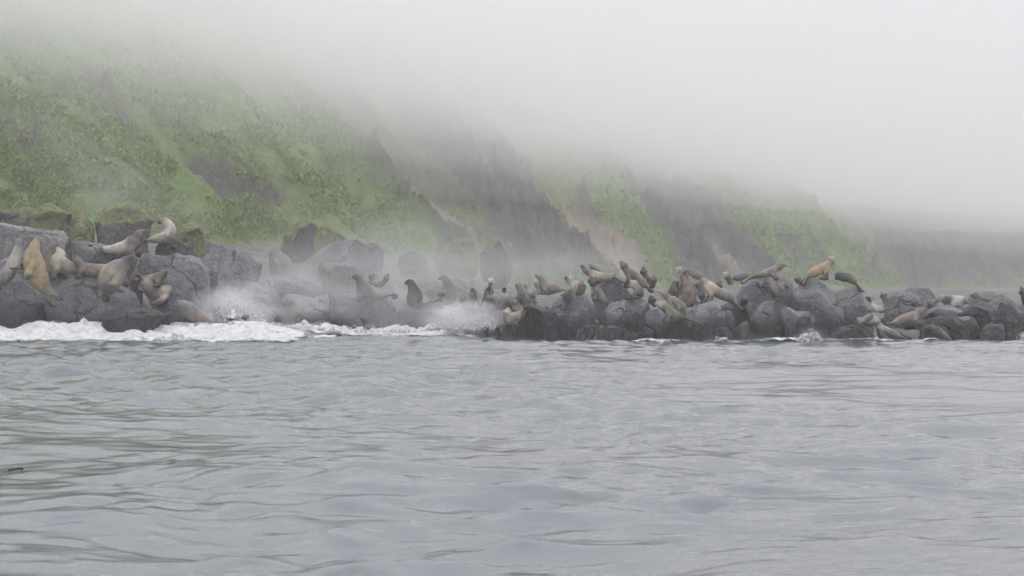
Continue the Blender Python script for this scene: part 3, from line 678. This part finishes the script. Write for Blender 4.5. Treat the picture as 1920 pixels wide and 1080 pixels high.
# --- left group
Q("dark brown sea lion head and neck cut by the left edge of the frame", 1, [(2,262,12),(18,300,24),(50,350,34),(30,420,50),(-60,470,60),(-150,500,40)], ['brown','brown','brown'], flip=False)
Q("grey blotched sea lion behind the golden one at the far left", 1, [(112,292,10),(118,330,20),(112,400,32),(85,480,42),(50,560,45),(20,610,30)], ['grey','pale','grey'])
Q("big golden tan sea lion sitting upright on the pale rock at the far left", 1, [(254,316,18),(248,345,30),(238,390,46),(236,450,62),(250,520,70),(275,590,62),(305,645,42),(355,688,22)], ['gold','gold','gold','gold','tan'], vox=0.03)
Q("pinkish brown sea lion with raised head, right of the golden one", 1, [(368,318,10),(362,350,24),(338,400,38),(320,460,50),(330,520,46),(380,540,34)], ['pink','brown','brown'], vox=0.035)
Q("pale tan sea lion leaning right with a reddish patch on its side", 1, [(395,385,16),(412,420,36),(400,475,52),(440,500,50),(500,522,34),(545,565,18)], ['cream','cream','tan','pink','brown'], vox=0.035)
Q("reddish brown sea lion lying behind with a small dark raised head", 1, [(520,436,10),(532,466,26),(560,510,36),(630,530,46),(700,535,46),(760,540,34)], ['brown','brown','pink','pink'], vox=0.035)
Q("greyish tan sea lion upright with dark muzzle in the air, middle of left group", 1, [(893,438,13),(868,456,28),(838,490,46),(790,530,68),(755,580,80),(735,640,66),(720,680,34)], ['dark','dark','grey','tan','tan','wet','dark'], vox=0.03)
Q("cream sea lion with brown chest stretching its neck up right on the ledge", 1, [(985,268,11),(960,275,26),(935,310,42),(905,350,54),(860,372,46),(800,385,40),(730,388,24),(655,370,14)], ['dark','brown','brown','brown','cream','cream','cream','grey'], vox=0.03)
Q("light sea lion with a black muzzle, highest of the left group, on the dark rock", 1, [(1078,205,12),(1112,200,26),(1145,225,30),(1155,270,36),(1110,300,34),(1050,318,26),(1010,325,16)], ['dark','cream','pale','pale','tan'], D=52.2, vox=0.03)
Q("pale sea lion sitting behind the greyish tan one, snout up", 1, [(966,452,12),(950,490,30),(925,540,52),(905,590,56),(930,630,34)], ['pale','tan','tan','tan'])
Q("brown sea lion facing right behind the tan sea lion in front", 1, [(1128,540,14),(1100,562,26),(1060,585,40),(1010,600,40),(960,600,30)], ['brown','rust','pink','brown'])
Q("tan sea lion with dark belly pointing its snout right above the spray", 1, [(1192,640,20),(1150,655,34),(1105,680,52),(1060,690,60),(1010,650,50),(970,600,34)], ['tan','cream','tan','brown','tan'], vox=0.03)
Q("pinkish grey sea lion slipping off the rock into the white spray", 1, [(1205,745,20),(1240,765,42),(1290,805,50),(1350,845,42),(1410,880,30)], ['grey','grey','pink','pink'], D=47.6, flip=False, vox=0.03)
Q("small dark sea lion head and back low in the surf, left of the larger one", 2, [(318,828,8),(300,842,18),(270,862,16)], ['wet','wet'], D=48.6, flip=False, hind=False, swim=True)
Q("dark sea lion diving at a slant out of the white surf", 2, [(442,800,9),(415,822,20),(380,850,26),(350,880,24)], ['wet','wet'], D=48.6, flip=False, hind=False, swim=True)
Q("tiny dark sea lion head standing in the surf below the rounded grey rock", 2, [(668,808,6),(670,830,14),(658,870,22)], ['wet','wet'], D=50.8, flip=False, hind=False, swim=True)
Q("very small thin sea lion head in the mist, at the waterline", 2, [(822,808,5),(815,830,9),(812,865,12)], ['grey','grey'], D=51.2, flip=False, hind=False, swim=True)
Q("dark sea lion with long arched neck rising from the water below the leftmost bull", 2, [(1322,828,9),(1340,842,15),(1352,870,24),(1368,905,32),(1385,940,32)], ['dark','wet','wet'], D=50.5, flip=False, hind=False, swim=True)
Q("tiny dark bent head and neck in the water by the white splash", 3, [(1302,880,8),(1322,880,14),(1338,905,14),(1335,940,16)], ['dark','dark'], D=46.2, flip=False, hind=False, swim=True)
# --- bulls in the mist
Q("leftmost of the three big grey bulls in the mist, body lying to the right", 2, [(1262,498,14),(1285,490,24),(1308,520,32),(1325,560,46),(1355,610,66),(1410,640,44),(1480,645,26),(1530,640,14)], ['dark','wet','grey','grey'], foot=(1340,672))
Q("middle of the three big grey bulls, upright on its own in the mist", 3, [(596,446,14),(622,434,26),(648,456,34),(665,505,52),(678,560,72),(672,620,68),(700,660,40),(790,650,26),(860,620,14)], ['dark','dark','wet','grey'], foot=(660,672))
Q("right-hand of the three big grey bulls, palest in the mist", 3, [(902,405,14),(932,396,26),(960,420,36),(982,465,50),(998,520,62),(1000,580,62),(960,620,34),(880,615,18)], ['grey','wet','grey','grey'], foot=(1000,640))
Q("small grey sea lion with V-shaped raised neck behind the leftmost bull", 2, [(1526,482,8),(1510,515,18),(1480,545,22),(1440,555,18),(1400,545,10)], ['wet','grey'], D=59.5)
Q("small grey sea lion right behind the head of the leftmost bull", 2, [(1412,478,7),(1400,500,12),(1392,530,16),(1380,560,16)], ['wet','grey'], D=60)
Q("tiny dark head above the tail of the leftmost bull", 2, [(1572,628,10),(1578,645,15),(1580,665,16)], ['wet','wet'], D=57, flip=False, hind=False)
Q("thin grey sea lion neck standing against the palest bull", 3, [(910,515,6),(918,545,12),(925,590,18),(935,625,18)], ['grey','grey'], D=51.5)
Q("small round-headed grey sea lion right of the palest bull", 3, [(1103,572,10),(1118,585,16),(1120,615,20),(1135,650,22)], ['grey','grey'], D=51.2)
Q("grey sea lion with pointed snout, second right of the palest bull", 3, [(1203,500,8),(1212,530,18),(1205,575,34),(1190,620,38)], ['grey','grey'], D=51.0, front=True)
Q("grey sea lion with small dark head up, left of the wide-shouldered one", 3, [(1362,486,10),(1355,510,15),(1352,555,26),(1365,600,40)], ['dark','grey','grey'], D=51.0, front=True)
Q("faint whitish sea lion stretching up in the mist", 3, [(1386,400,9),(1378,430,15),(1368,470,20),(1360,520,22)], ['cream','pale','pale'], D=55)
Q("wide-shouldered dark sea lion seen head-on with its snout straight up", 3, [(1502,496,10),(1500,520,18),(1498,560,48),(1500,610,66)], ['dark','pale','wet','wet'], D=50.6, front=True)
Q("pale sea lion lying flat and low in the mist above the white splash", 3, [(1322,652,12),(1280,662,18),(1210,680,22),(1140,695,16),(1090,700,10)], ['pale','pale','grey'], D=51.2, flip=False)
Q("pinkish tan sea lion on the low surf rock, left end of the right-hand rocks", 4, [(280,648,16),(272,690,32),(285,745,54),(325,750,58),(380,715,50),(425,675,30)], ['cream','pink','pink','tan'], foot=(280,800))
# --- right-hand rocks
Q("grey-green sea lion with bent neck, first on the tall dark jagged rock", 4, [(365,402,10),(390,410,22),(412,460,36),(428,520,46),(445,590,40)], ['grey','grey','wet'])
Q("pale grey sea lion facing left, second on the tall dark jagged rock", 4, [(452,404,9),(476,412,20),(500,450,34),(520,490,38),(540,530,30)], ['wet','pale','grey'])
Q("grey sea lion with small lifted head between the pale grey one and the pink-bodied one", 4, [(560,388,8),(580,400,18),(595,440,28),(600,490,32)], ['grey','pale'])
Q("pink-bodied sea lion with greenish grey neck reaching up left", 4, [(568,306,12),(600,318,24),(632,360,34),(665,410,52),(715,430,62),(770,440,46),(835,452,16)], ['grey','olive','olive','pink','rust','pink'], vox=0.035)
Q("cream sea lion with a dark snout sitting on the smooth lilac-grey rock", 4, [(870,332,8),(895,346,20),(930,358,32),(942,400,44),(920,455,54),(885,520,54),(870,560,40)], ['dark','cream','cream','cream','olive','brown'], vox=0.032)
Q("brown sea lion with raised head right behind the cream one", 4, [(1042,372,12),(1035,405,26),(1030,445,40),(1005,475,40),(970,490,26)], ['brown','rust','brown'])
Q("slender tan sea lion with dark neck on the lilac-grey rock's right side", 4, [(1112,358,10),(1145,390,24),(1170,430,36),(1205,475,40),(1240,525,34),(1275,575,20)], ['dark','dark','tan','cream','tan'])
Q("pinkish sea lion lying along a ridge with its long neck lifted to the left", 4, [(1035,212,12),(1065,235,22),(1100,275,34),(1150,300,42),(1220,320,46),(1290,330,46),(1350,315,34),(1375,325,20)], ['brown','tan','pink','pale','pink','tan','dark'], vox=0.032)
Q("pale sea lion back showing behind the long-necked pinkish one", 4, [(1085,212,9),(1130,216,18),(1180,232,24),(1230,255,20)], ['grey','olive','cream'], D=53, flip=False)
Q("long brown sea lion rearing to the upper left on the skyline", 5, [(136,178,10),(158,208,22),(190,255,40),(235,300,54),(290,345,58),(345,385,48),(385,415,30)], ['dark','rust','rust','brown','tan','brown'], vox=0.032)
Q("dark sea lion with a thin upright head behind the brown rearing one", 5, [(360,232,9),(364,268,20),(385,310,26),(420,345,26),(440,370,20)], ['dark','dark','brown'], D=51.5)
Q("dark brown sea lion, snout up, just right of the brown rearing one", 5, [(466,314,10),(458,350,26),(450,395,34),(445,430,26)], ['brown','brown','dark'])
Q("tan-headed brown sea lion facing up left below the rearing one", 5, [(232,370,12),(258,388,26),(292,430,40),(318,475,48),(320,520,40)], ['cream','tan','brown','dark'])
Q("very small dark sea lion head low beside the tan-headed one", 5, [(208,490,10),(208,515,18),(214,550,20)], ['dark','dark'])
Q("black rounded sea lion on the bluish grey boulder's right shoulder", 5, [(432,520,14),(440,545,26),(462,590,30),(480,620,20)], ['dark','dark'])
Q("slender cream sea lion with a very long pale neck bending down right", 5, [(512,462,12),(545,472,26),(585,510,32),(625,565,32),(660,625,34),(700,690,24)], ['cream','cream','olive','cream','cream','tan'], vox=0.03, flip=False)
Q("olive brown sea lion with dark flippers under the slender cream one", 5, [(490,590,16),(530,600,34),(590,640,46),(650,700,56),(710,730,50),(780,740,22),(845,760,14)], ['cream','olive','olive','dark','dark'], vox=0.035)
Q("olive sea lion lying behind the slender cream neck", 5, [(640,540,18),(690,575,40),(740,620,46),(775,670,28)], ['tan','olive','olive'])
Q("biggest rusty brown sea lion, pale chest, snout straight up amid the crowd", 5, [(778,268,18),(772,310,40),(785,370,60),(805,430,80),(812,490,84),(800,550,60)], ['rust','rust','rust','pink','pink','brown'], front=True, vox=0.03)
Q("dark brown sea lion with raised snout left of the biggest rusty one", 5, [(680,338,12),(684,375,28),(672,430,48),(655,490,52)], ['pale','dark','brown','brown'])
Q("reddish brown sea lion curled with its head down in front of the biggest rusty one", 5, [(850,595,20),(868,555,34),(835,535,42),(790,560,42),(760,590,30)], ['dark','brown','pink','rust'], vox=0.032)
Q("black sea lion facing left, standing on its flippers right of the biggest rusty one", 5, [(892,404,12),(918,408,24),(940,440,34),(945,490,42),(950,545,34)], ['dark','dark','dark'])
Q("large tan sea lion with a black nose, body lying to the right", 5, [(952,322,12),(965,355,26),(1000,400,50),(1045,440,60),(1100,475,54),(1170,505,52),(1225,535,44),(1265,575,22)], ['dark','tan','cream','tan','olive','grey','wet'], vox=0.03)
Q("small brown sea lion head over the back of the large tan one", 5, [(1140,372,9),(1126,398,20),(1108,432,26),(1085,455,22)], ['dark','brown','dark'])
Q("grey sea lion lying on the skyline behind the biggest rusty one", 5, [(812,255,14),(845,272,30),(890,300,42),(940,325,30)], ['brown','grey','grey'], D=53.5, flip=False)
Q("tiny whitish sea lion head on the skyline", 5, [(688,238,12),(712,248,20),(740,268,18)], ['cream','cream'], D=54, flip=False, hind=False)
Q("pale-headed grey sea lion in the back row right of the large tan one", 5, [(1165,292,12),(1190,300,22),(1222,335,32),(1245,385,34)], ['cream','grey','grey'], D=52.5)
Q("long grey sea lion lying left of the one stretched towards the right", 5, [(1275,340,20),(1310,325,38),(1370,310,44),(1430,310,34)], ['grey','grey','olive'], D=52.5, flip=False)
Q("dark sea lion hunched in front of the sloping grey rock", 6, [(75,520,14),(85,545,30),(80,580,36),(60,610,26)], ['wet','dark','dark'])
Q("brownish grey sea lion stretched towards the right along the top of the sloping rock", 6, [(488,206,11),(455,212,24),(415,232,34),(360,262,44),(300,286,42),(235,304,30),(170,318,22),(135,335,16)], ['dark','brown','tan','grey','tan','brown','dark'], D=48.9, vox=0.032)
Q("dark sea lion with a curved neck to the upper left on the steep rock face", 6, [(312,345,12),(338,362,24),(368,410,36),(388,465,50),(392,520,40)], ['dark','olive','brown','dark'], vox=0.032)
Q("small dark brown sea lion with pale brow facing right, beside the curved-necked one", 6, [(515,428,9),(485,416,20),(462,445,30),(462,500,38),(470,535,24)], ['dark','tan','brown','dark'], vox=0.032)
Q("bright golden sea lion on top of the largest domed boulder", 6, [(996,128,16),(972,150,24),(928,195,42),(868,236,52),(800,268,50),(745,300,36),(722,325,20)], ['cream','tan','gold','gold','gold','brown'], vox=0.028, D=49.0)
Q("dark grey-green sea lion lying curled on the right shoulder of the largest domed boulder", 6, [(1022,330,26),(1045,312,42),(1095,322,46),(1150,335,44),(1195,365,36),(1220,395,20)], ['dark','dgreen','dgreen','olive','dgreen'], vox=0.032, flip=False, D=49.2)
Q("tiny grey sea lion head between the sloping rock and the domed boulder", 6, [(600,342,12),(625,350,16),(650,360,14)], ['wet','wet'], D=52.5, flip=False, hind=False)
Q("small olive grey sea lion head behind, right of the pale flank rock", 7, [(322,282,12),(332,305,24),(345,345,30),(350,380,26)], ['pale','olive','grey'], D=51.5)
Q("whitish sea lion with dark snout facing right beside the pale flank rock", 7, [(412,482,10),(370,476,20),(310,478,34),(250,470,42),(205,440,38),(180,400,20)], ['dark','tan','pale','cream','pale'], vox=0.032)
Q("grey sea lion lying low left with its tail under the whitish one", 7, [(30,640,16),(70,620,30),(120,600,38),(175,565,36),(215,540,22)], ['wet','grey','grey','wet'])
Q("pale sea lion curled over the low hump by the water", 7, [(235,575,18),(245,620,32),(285,670,38),(350,710,42),(430,745,44),(520,785,36)], ['cream','pink','pale','grey','grey'])
Q("greyish tan sea lion lying behind the pinkish tan one", 7, [(335,620,22),(365,600,38),(420,590,40),(470,595,32)], ['wet','tan','tan'], flip=False)
Q("plump pinkish tan sea lion lying with its head to the right", 7, [(775,475,14),(745,495,26),(700,535,46),(640,572,64),(570,602,66),(505,625,56),(455,635,30)], ['pink','pink','pink','pink','tan','tan'], vox=0.03)
Q("small dark head behind the greyish tan sea lion", 7, [(452,492,10),(455,515,18),(445,550,20)], ['wet','wet'], D=50.5, hind=False, flip=False)
Q("small reddish dark sea lion lying behind the plump pinkish tan one", 7, [(660,410,12),(700,412,20),(745,425,22),(785,432,12)], ['brown','brown'], D=51, flip=False)
Q("grey sea lion arched over a rock left of the cream-backed one", 7, [(845,450,14),(870,410,24),(920,382,28),(975,380,22)], ['wet','grey','wet'], D=49.2, flip=False)
Q("thick black sea lion with a bright cream back on the dark blue-grey rock", 7, [(990,335,22),(1030,365,46),(1090,390,62),(1150,390,66),(1210,388,56),(1255,400,34)], ['cream','dark','dark','cream','cream','wet'], vox=0.03)
Q("dark glossy sea lion arching down into the water near the right end", 7, [(850,730,18),(880,705,28),(930,700,34),(985,735,36),(1035,785,30),(1070,825,20)], ['dark','wet','grey','dark'], D=45.6, flip=False)
Q("black sea lion standing upright, cut by the right edge of the frame", 7, [(1893,245,12),(1906,280,26),(1918,340,36),(1935,400,44),(1960,440,40)], ['dark','dark','dark'], D=49.5)
Q("small grey sea lion in the back row right of the cream-backed one", 7, [(1340,325,12),(1380,328,20),(1420,345,22),(1500,372,20),(1530,380,12)], ['wet','grey','wet'], D=52.5, flip=False)
Q("tiny grey sea lion head on the back row at the right end", 7, [(1672,338,10),(1685,345,14),(1700,355,12)], ['wet','wet'], D=53, flip=False, hind=False)

# ------------------------------------------------------------------ white water
def foam(nx, ny, x0, x1, y0, y1, hfun, thr, seed, sx=1.0):
    gx, gy = np.meshgrid(np.linspace(x0, x1, nx), np.linspace(y0, y1, ny))
    n = fbm(gx / (1.9 * sx), gy / 0.7, gx * 0, 5, seed, gain=0.6)
    hh, mask = hfun(gx, gy)
    keep = (n + mask) > thr - 0.1
    pk = np.clip(fbm(gx / 0.45, gy / 0.6, gx * 0, 3, seed + 30) + 0.15, 0, 1); pk2 = np.clip(fbm(gx / 1.7, gy / 1.5, gx * 0, 2, seed + 31) + 0.35, 0, 1)
    z = np.where(keep, WZi(gx, gy) + 0.02 + hh * (0.25 + 3.6 * pk * pk2) + 0.04 * fbm(gx * 3, gy * 3, gx * 0, 3, seed + 3), -0.2)
    v = np.stack([gx, gy, z], -1).reshape(-1, 3); f = grid_faces(ny, nx)
    kk = keep.ravel()[f].sum(1) >= 2
    return v, f[kk], np.clip((n + mask - thr) / 0.7, 0, 1).ravel()
def WZi(x, y): return waves(x, y) * np.clip(1.2 - np.hypot(x, y) / 90, 0, 1) + surge(x, y)
pieces = []
def band(x0, x1, yc, half, height, thr, seed, back=0.0, nx=None, sh=False):
    def hf(x, y):
        c = yc(x) if callable(yc) else yc
        t = (y - c) / half; w_ = 0.4 * (x1 - x0) if sh or x1 - x0 < 6 else 2.5; e = smooth(x0, x0 + w_, x) * (1 - smooth(x1 - w_, x1, x))
        m = (1 - np.abs(t) ** 1.5) * e * 1.3 - (1 - e) * 2
        return height * np.clip(1 - t * t, 0, 1) * (0.5 + 0.5 * t * back if back else 1), m
    ym = yc(np.array([x0, x1, (x0 + x1) / 2])) if callable(yc) else np.array([yc])
    pieces.append(foam(nx or int((x1 - x0) / 0.06), int(max(2 * half, (ym.max() - ym.min()) + 2 * half) / 0.06) + 2, x0, x1, ym.min() - half, ym.max() + half, hf, thr, seed))
X_ = lambda u, D: (u - 960) / F * D
band(-24, X_(680, 46), 46.0, 2.6, 0.16, 0.15, 1)
band(X_(330, 48), X_(945, 50), 51.0, 3.0, 0.3, 0.25, 2)
band(X_(500, 48), X_(700, 48), 46.8, 0.9, 0.08, 0.6, 3)
band(X_(800, 48), X_(945, 48), 48.0, 1.8, 0.25, 0.75, 4)
band(X_(360, 49), X_(500, 49), 48.9, 1.3, 0.35, 0.6, 5)
band(X_(930, 45), X_(1930, 45), 44.95, 0.4, 0.05, 1.0, 6)
band(X_(1380, 45), X_(1560, 45), 44.95, 0.5, 0.14, 0.7, 7)
band(X_(1065, 45), X_(1115, 45), 45.0, 0.35, 0.12, 0.8, 8, sh=True)
band(X_(1200, 45), X_(1240, 45), 44.95, 0.3, 0.08, 0.8, 9, sh=True)
band(X_(1680, 45), X_(1810, 45), 44.8, 0.35, 0.08, 0.75, 10)
band(X_(1335, 45), X_(1380, 45), 44.95, 0.35, 0.10, 0.8, 11, sh=True)
o_ = 0; fv, ff, fcv = [], [], []
for v_, f_, c_ in pieces: fv.append(v_); ff.append(f_ + o_); fcv.append(c_); o_ += len(v_)
tag(mesh_obj("sea_foam", np.vstack(fv), np.vstack(ff), M['surf'], attrs={'cover': np.concatenate(fcv)}), kind="stuff")
# thrown water: clots and drops
def drops(n, u0, u1, v0, v1, d0, d1, smin, smax, shape):
    base, fc = ico(1); vs, fs = [], []
    for i in range(n):
        a, b = R.rand(), R.rand() ** 1.6
        u, v = u0 + (u1 - u0) * a, v1 - (v1 - v0) * b * shape(a)
        s = (smin + (smax - smin) * R.rand() ** 3) * (1.15 - b * .8)
        p = np.array(P(u, v, d0 + (d1 - d0) * R.rand()))
        q = base * s * np.array([R.uniform(.6, 1.3), R.uniform(.6, 1.3), R.uniform(.6, 1.6)]) * (1 + 0.3 * R.randn(len(base), 1))
        vs.append(q + p); fs.append(fc + i * len(base))
    return np.vstack(vs), np.vstack(fs)
dv, df, o_ = [], [], 0
for args in ((1300, 375, 500, 520, 606, 47.8, 50.2, .008, .05, lambda a: 0.35 + 0.65 * math.sin(min(a * 1.3, 1) * 3.0) ** 2),
             (1100, 800, 930, 560, 618, 47.6, 49.5, .008, .045, lambda a: 0.3 + 0.7 * a),
             (420, 1496, 1542, 616, 642, 44.8, 45.2, .012, .06, lambda a: 0.3 + 0.7 * math.sin(a * 3.1)),
             (120, 735, 770, 600, 622, 49, 50, .012, .04, lambda a: 1 - a * .6),
             (110, 1905, 1935, 612, 645, 44.8, 45.2, .015, .06, lambda a: 0.5 + 0.5 * a),
             (50, 1340, 1356, 620, 642, 44.9, 45.1, .01, .03, lambda a: 1 - a * .7),
             (400, 470, 760, 596, 622, 48.4, 50.5, .012, .05, lambda a: 0.3 + 0.5 * abs(math.sin(a * 17)))):
    v_, f_ = drops(*args); dv.append(v_); df.append(f_ + o_); o_ += len(v_)
tag(mesh_obj("splash_drops", np.vstack(dv), np.vstack(df), M['foam']), kind="stuff")
# a strand of weed afloat near the boat
dbv, dbf = [], []
p0 = P(20, 880, 13.2); cpd = catmull([[p0.x, 13.15, .02], [p0.x + .02, 13.17, .03], [p0.x + .04, 13.2, .03], [p0.x + .06, 13.24, .03], [p0.x + .08, 13.28, .02]], 14)
tube(dbv, dbf, cpd, np.interp(np.linspace(0, 1, 14), [0, .3, 1], [.012, .02, .005]), np.full(14, .012), np.array([0, 0, 1.0]), 8)
cz = float(WZi(np.array([p0.x + .1]), np.array([13.3]))[0])
me = bpy.data.meshes.new("weed_strand"); me.from_pydata([tuple(a + np.array([0, 0, cz])) for a in np.vstack(dbv)], [], dbf); me.materials.append(M['debris'])
wd_ = bpy.data.objects.new("weed_strand", me); col.objects.link(wd_); tag(wd_, "small dark strand afloat on the sea, low at the left edge", "seaweed")

# ------------------------------------------------------------------ air: haze, low cloud, spray mist
def box_obj(name, x0, x1, y0, y1, z0, z1, m):
    v = [(x, y, z) for x in (x0, x1) for y in (y0, y1) for z in (z0, z1)]
    f = [(0, 1, 3, 2), (4, 6, 7, 5), (0, 4, 5, 1), (2, 3, 7, 6), (0, 2, 6, 4), (1, 5, 7, 3)]
    return tag(mesh_obj(name, v, f, m, smooth_shade=False), kind="stuff")
HAZE = 0.0019
box_obj("haze", -3100, 3100, -3100, 3100, -3, 62, volume_mat("haze_air", HAZE, (0.993, 0.993, 0.996)))
# closed cloud deck with a lumpy underside
nx, ny = 90, 90
cx = np.sinh(np.linspace(-3.2, 3.2, nx)) / math.sinh(3.2) * 900; cyy = -120 + np.linspace(0, 1, ny) ** 2 * 1100
GX, GY = np.meshgrid(cx, cyy)
def deck(base, top_z, sigma, seed, amp, off):
    far_ = smooth(180, 420, GY); zb_ = base + far_ * (off + 2.0 * fbm(GX / 70, GY / 90, GX * 0, 2, seed + 50)) + amp * fbm(GX / 38, GY / 38, GX * 0, 3, seed) + 0.4 * amp * fbm(GX / 12, GY / 12, GX * 0, 3, seed + 5)
    bot = np.stack([GX, GY, zb_], -1).reshape(-1, 3); top = np.stack([GX, GY, np.full_like(GX, top_z)], -1).reshape(-1, 3)
    n0 = nx * ny; fb = grid_faces(ny, nx)[:, ::-1]; ft = grid_faces(ny, nx) + n0; side = []
    for i in range(nx - 1): side.append((i, i + 1, n0 + i + 1, n0 + i)); a = (ny - 1) * nx + i; side.append((a + 1, a, n0 + a, n0 + a + 1))
    for j in range(ny - 1): a = j * nx; side.append((a + nx, a, n0 + a, n0 + a + nx)); a = j * nx + nx - 1; side.append((a, a + nx, n0 + a + nx, n0 + a))
    tag(mesh_obj("low_cloud", np.vstack([bot, top]), np.vstack([fb, ft, np.array(side)]), volume_mat("cloud_vapour", sigma, (0.994, 0.994, 0.996)), smooth_shade=False), kind="stuff")
deck(9.5, 57.0, 0.005, 120, 0.6, -3.0)
deck(12.5, 56.5, 0.012, 121, 0.9, -1.0)
deck(15.0, 56.0, 0.020, 122, 1.2, 2.0)
deck(18.0, 55.5, 0.022, 123, 1.5, 5.0)
def mist_mat(name, density, seed):
    m, t, out = mat(name)
    tc = N(t, "ShaderNodeTexCoord"); gr = N(t, "ShaderNodeTexGradient"); gr.gradient_type = 'SPHERICAL'
    L(t, tc.outputs["Object"], gr.inputs[0])
    mp = N(t, "ShaderNodeMapping"); mp.inputs["Location"].default_value = (seed * 3.7, seed, 0); L(t, tc.outputs["Object"], mp.inputs["Vector"])
    n = maprange(t, tex_noise(t, 2.2, 4, 0.6, mp.outputs[0]), 0.36, 0.62, 0.0, 1.7)
    g = math_n(t, 'POWER', gr.outputs[1], 1.2)
    v = N(t, "ShaderNodeVolumePrincipled"); v.inputs["Color"].default_value = (0.98, 0.98, 0.985, 1)
    L(t, math_n(t, 'MULTIPLY', math_n(t, 'MULTIPLY', g, n), density), v.inputs["Density"])
    L(t, v.outputs[0], out.inputs["Volume"]); return m
def mist(u, v, D, rx, ry, rz, dens, name="sea_mist", seed=0, rot=0.0):
    d, f = ico(3)
    o = mesh_obj(name, d, f, mist_mat(name, dens * 3.0, seed)); o.location = P(u, v, D); o.scale = (rx * 1.3, ry * 1.3, rz * 1.3)
    o.rotation_euler = (0, rot, 0); tag(o, kind="stuff")
mist(720, 520, 62, 6.2, 6, 1.9, 0.030, seed=1)
mist(800, 500, 80, 9, 9, 3.0, 0.013, seed=2)
mist(560, 545, 53, 3.6, 2.0, 1.1, 0.07, seed=3)
mist(440, 575, 49.6, 1.3, 0.8, 0.75, 0.7, "spray", seed=4)
mist(870, 595, 49.0, 1.3, 0.8, 0.55, 0.8, "spray", seed=5)
mist(800, 590, 51.6, 3.2, 1.0, 0.8, 0.09, seed=6)
mist(200, 345, 76, 6.0, 3, 2.3, 0.022, seed=7, rot=0.65)
mist(1050, 500, 70, 5, 6, 1.2, 0.016, seed=8)
mist(1520, 630, 45.0, 0.4, 0.2, 0.22, 0.7, "spray", seed=9)
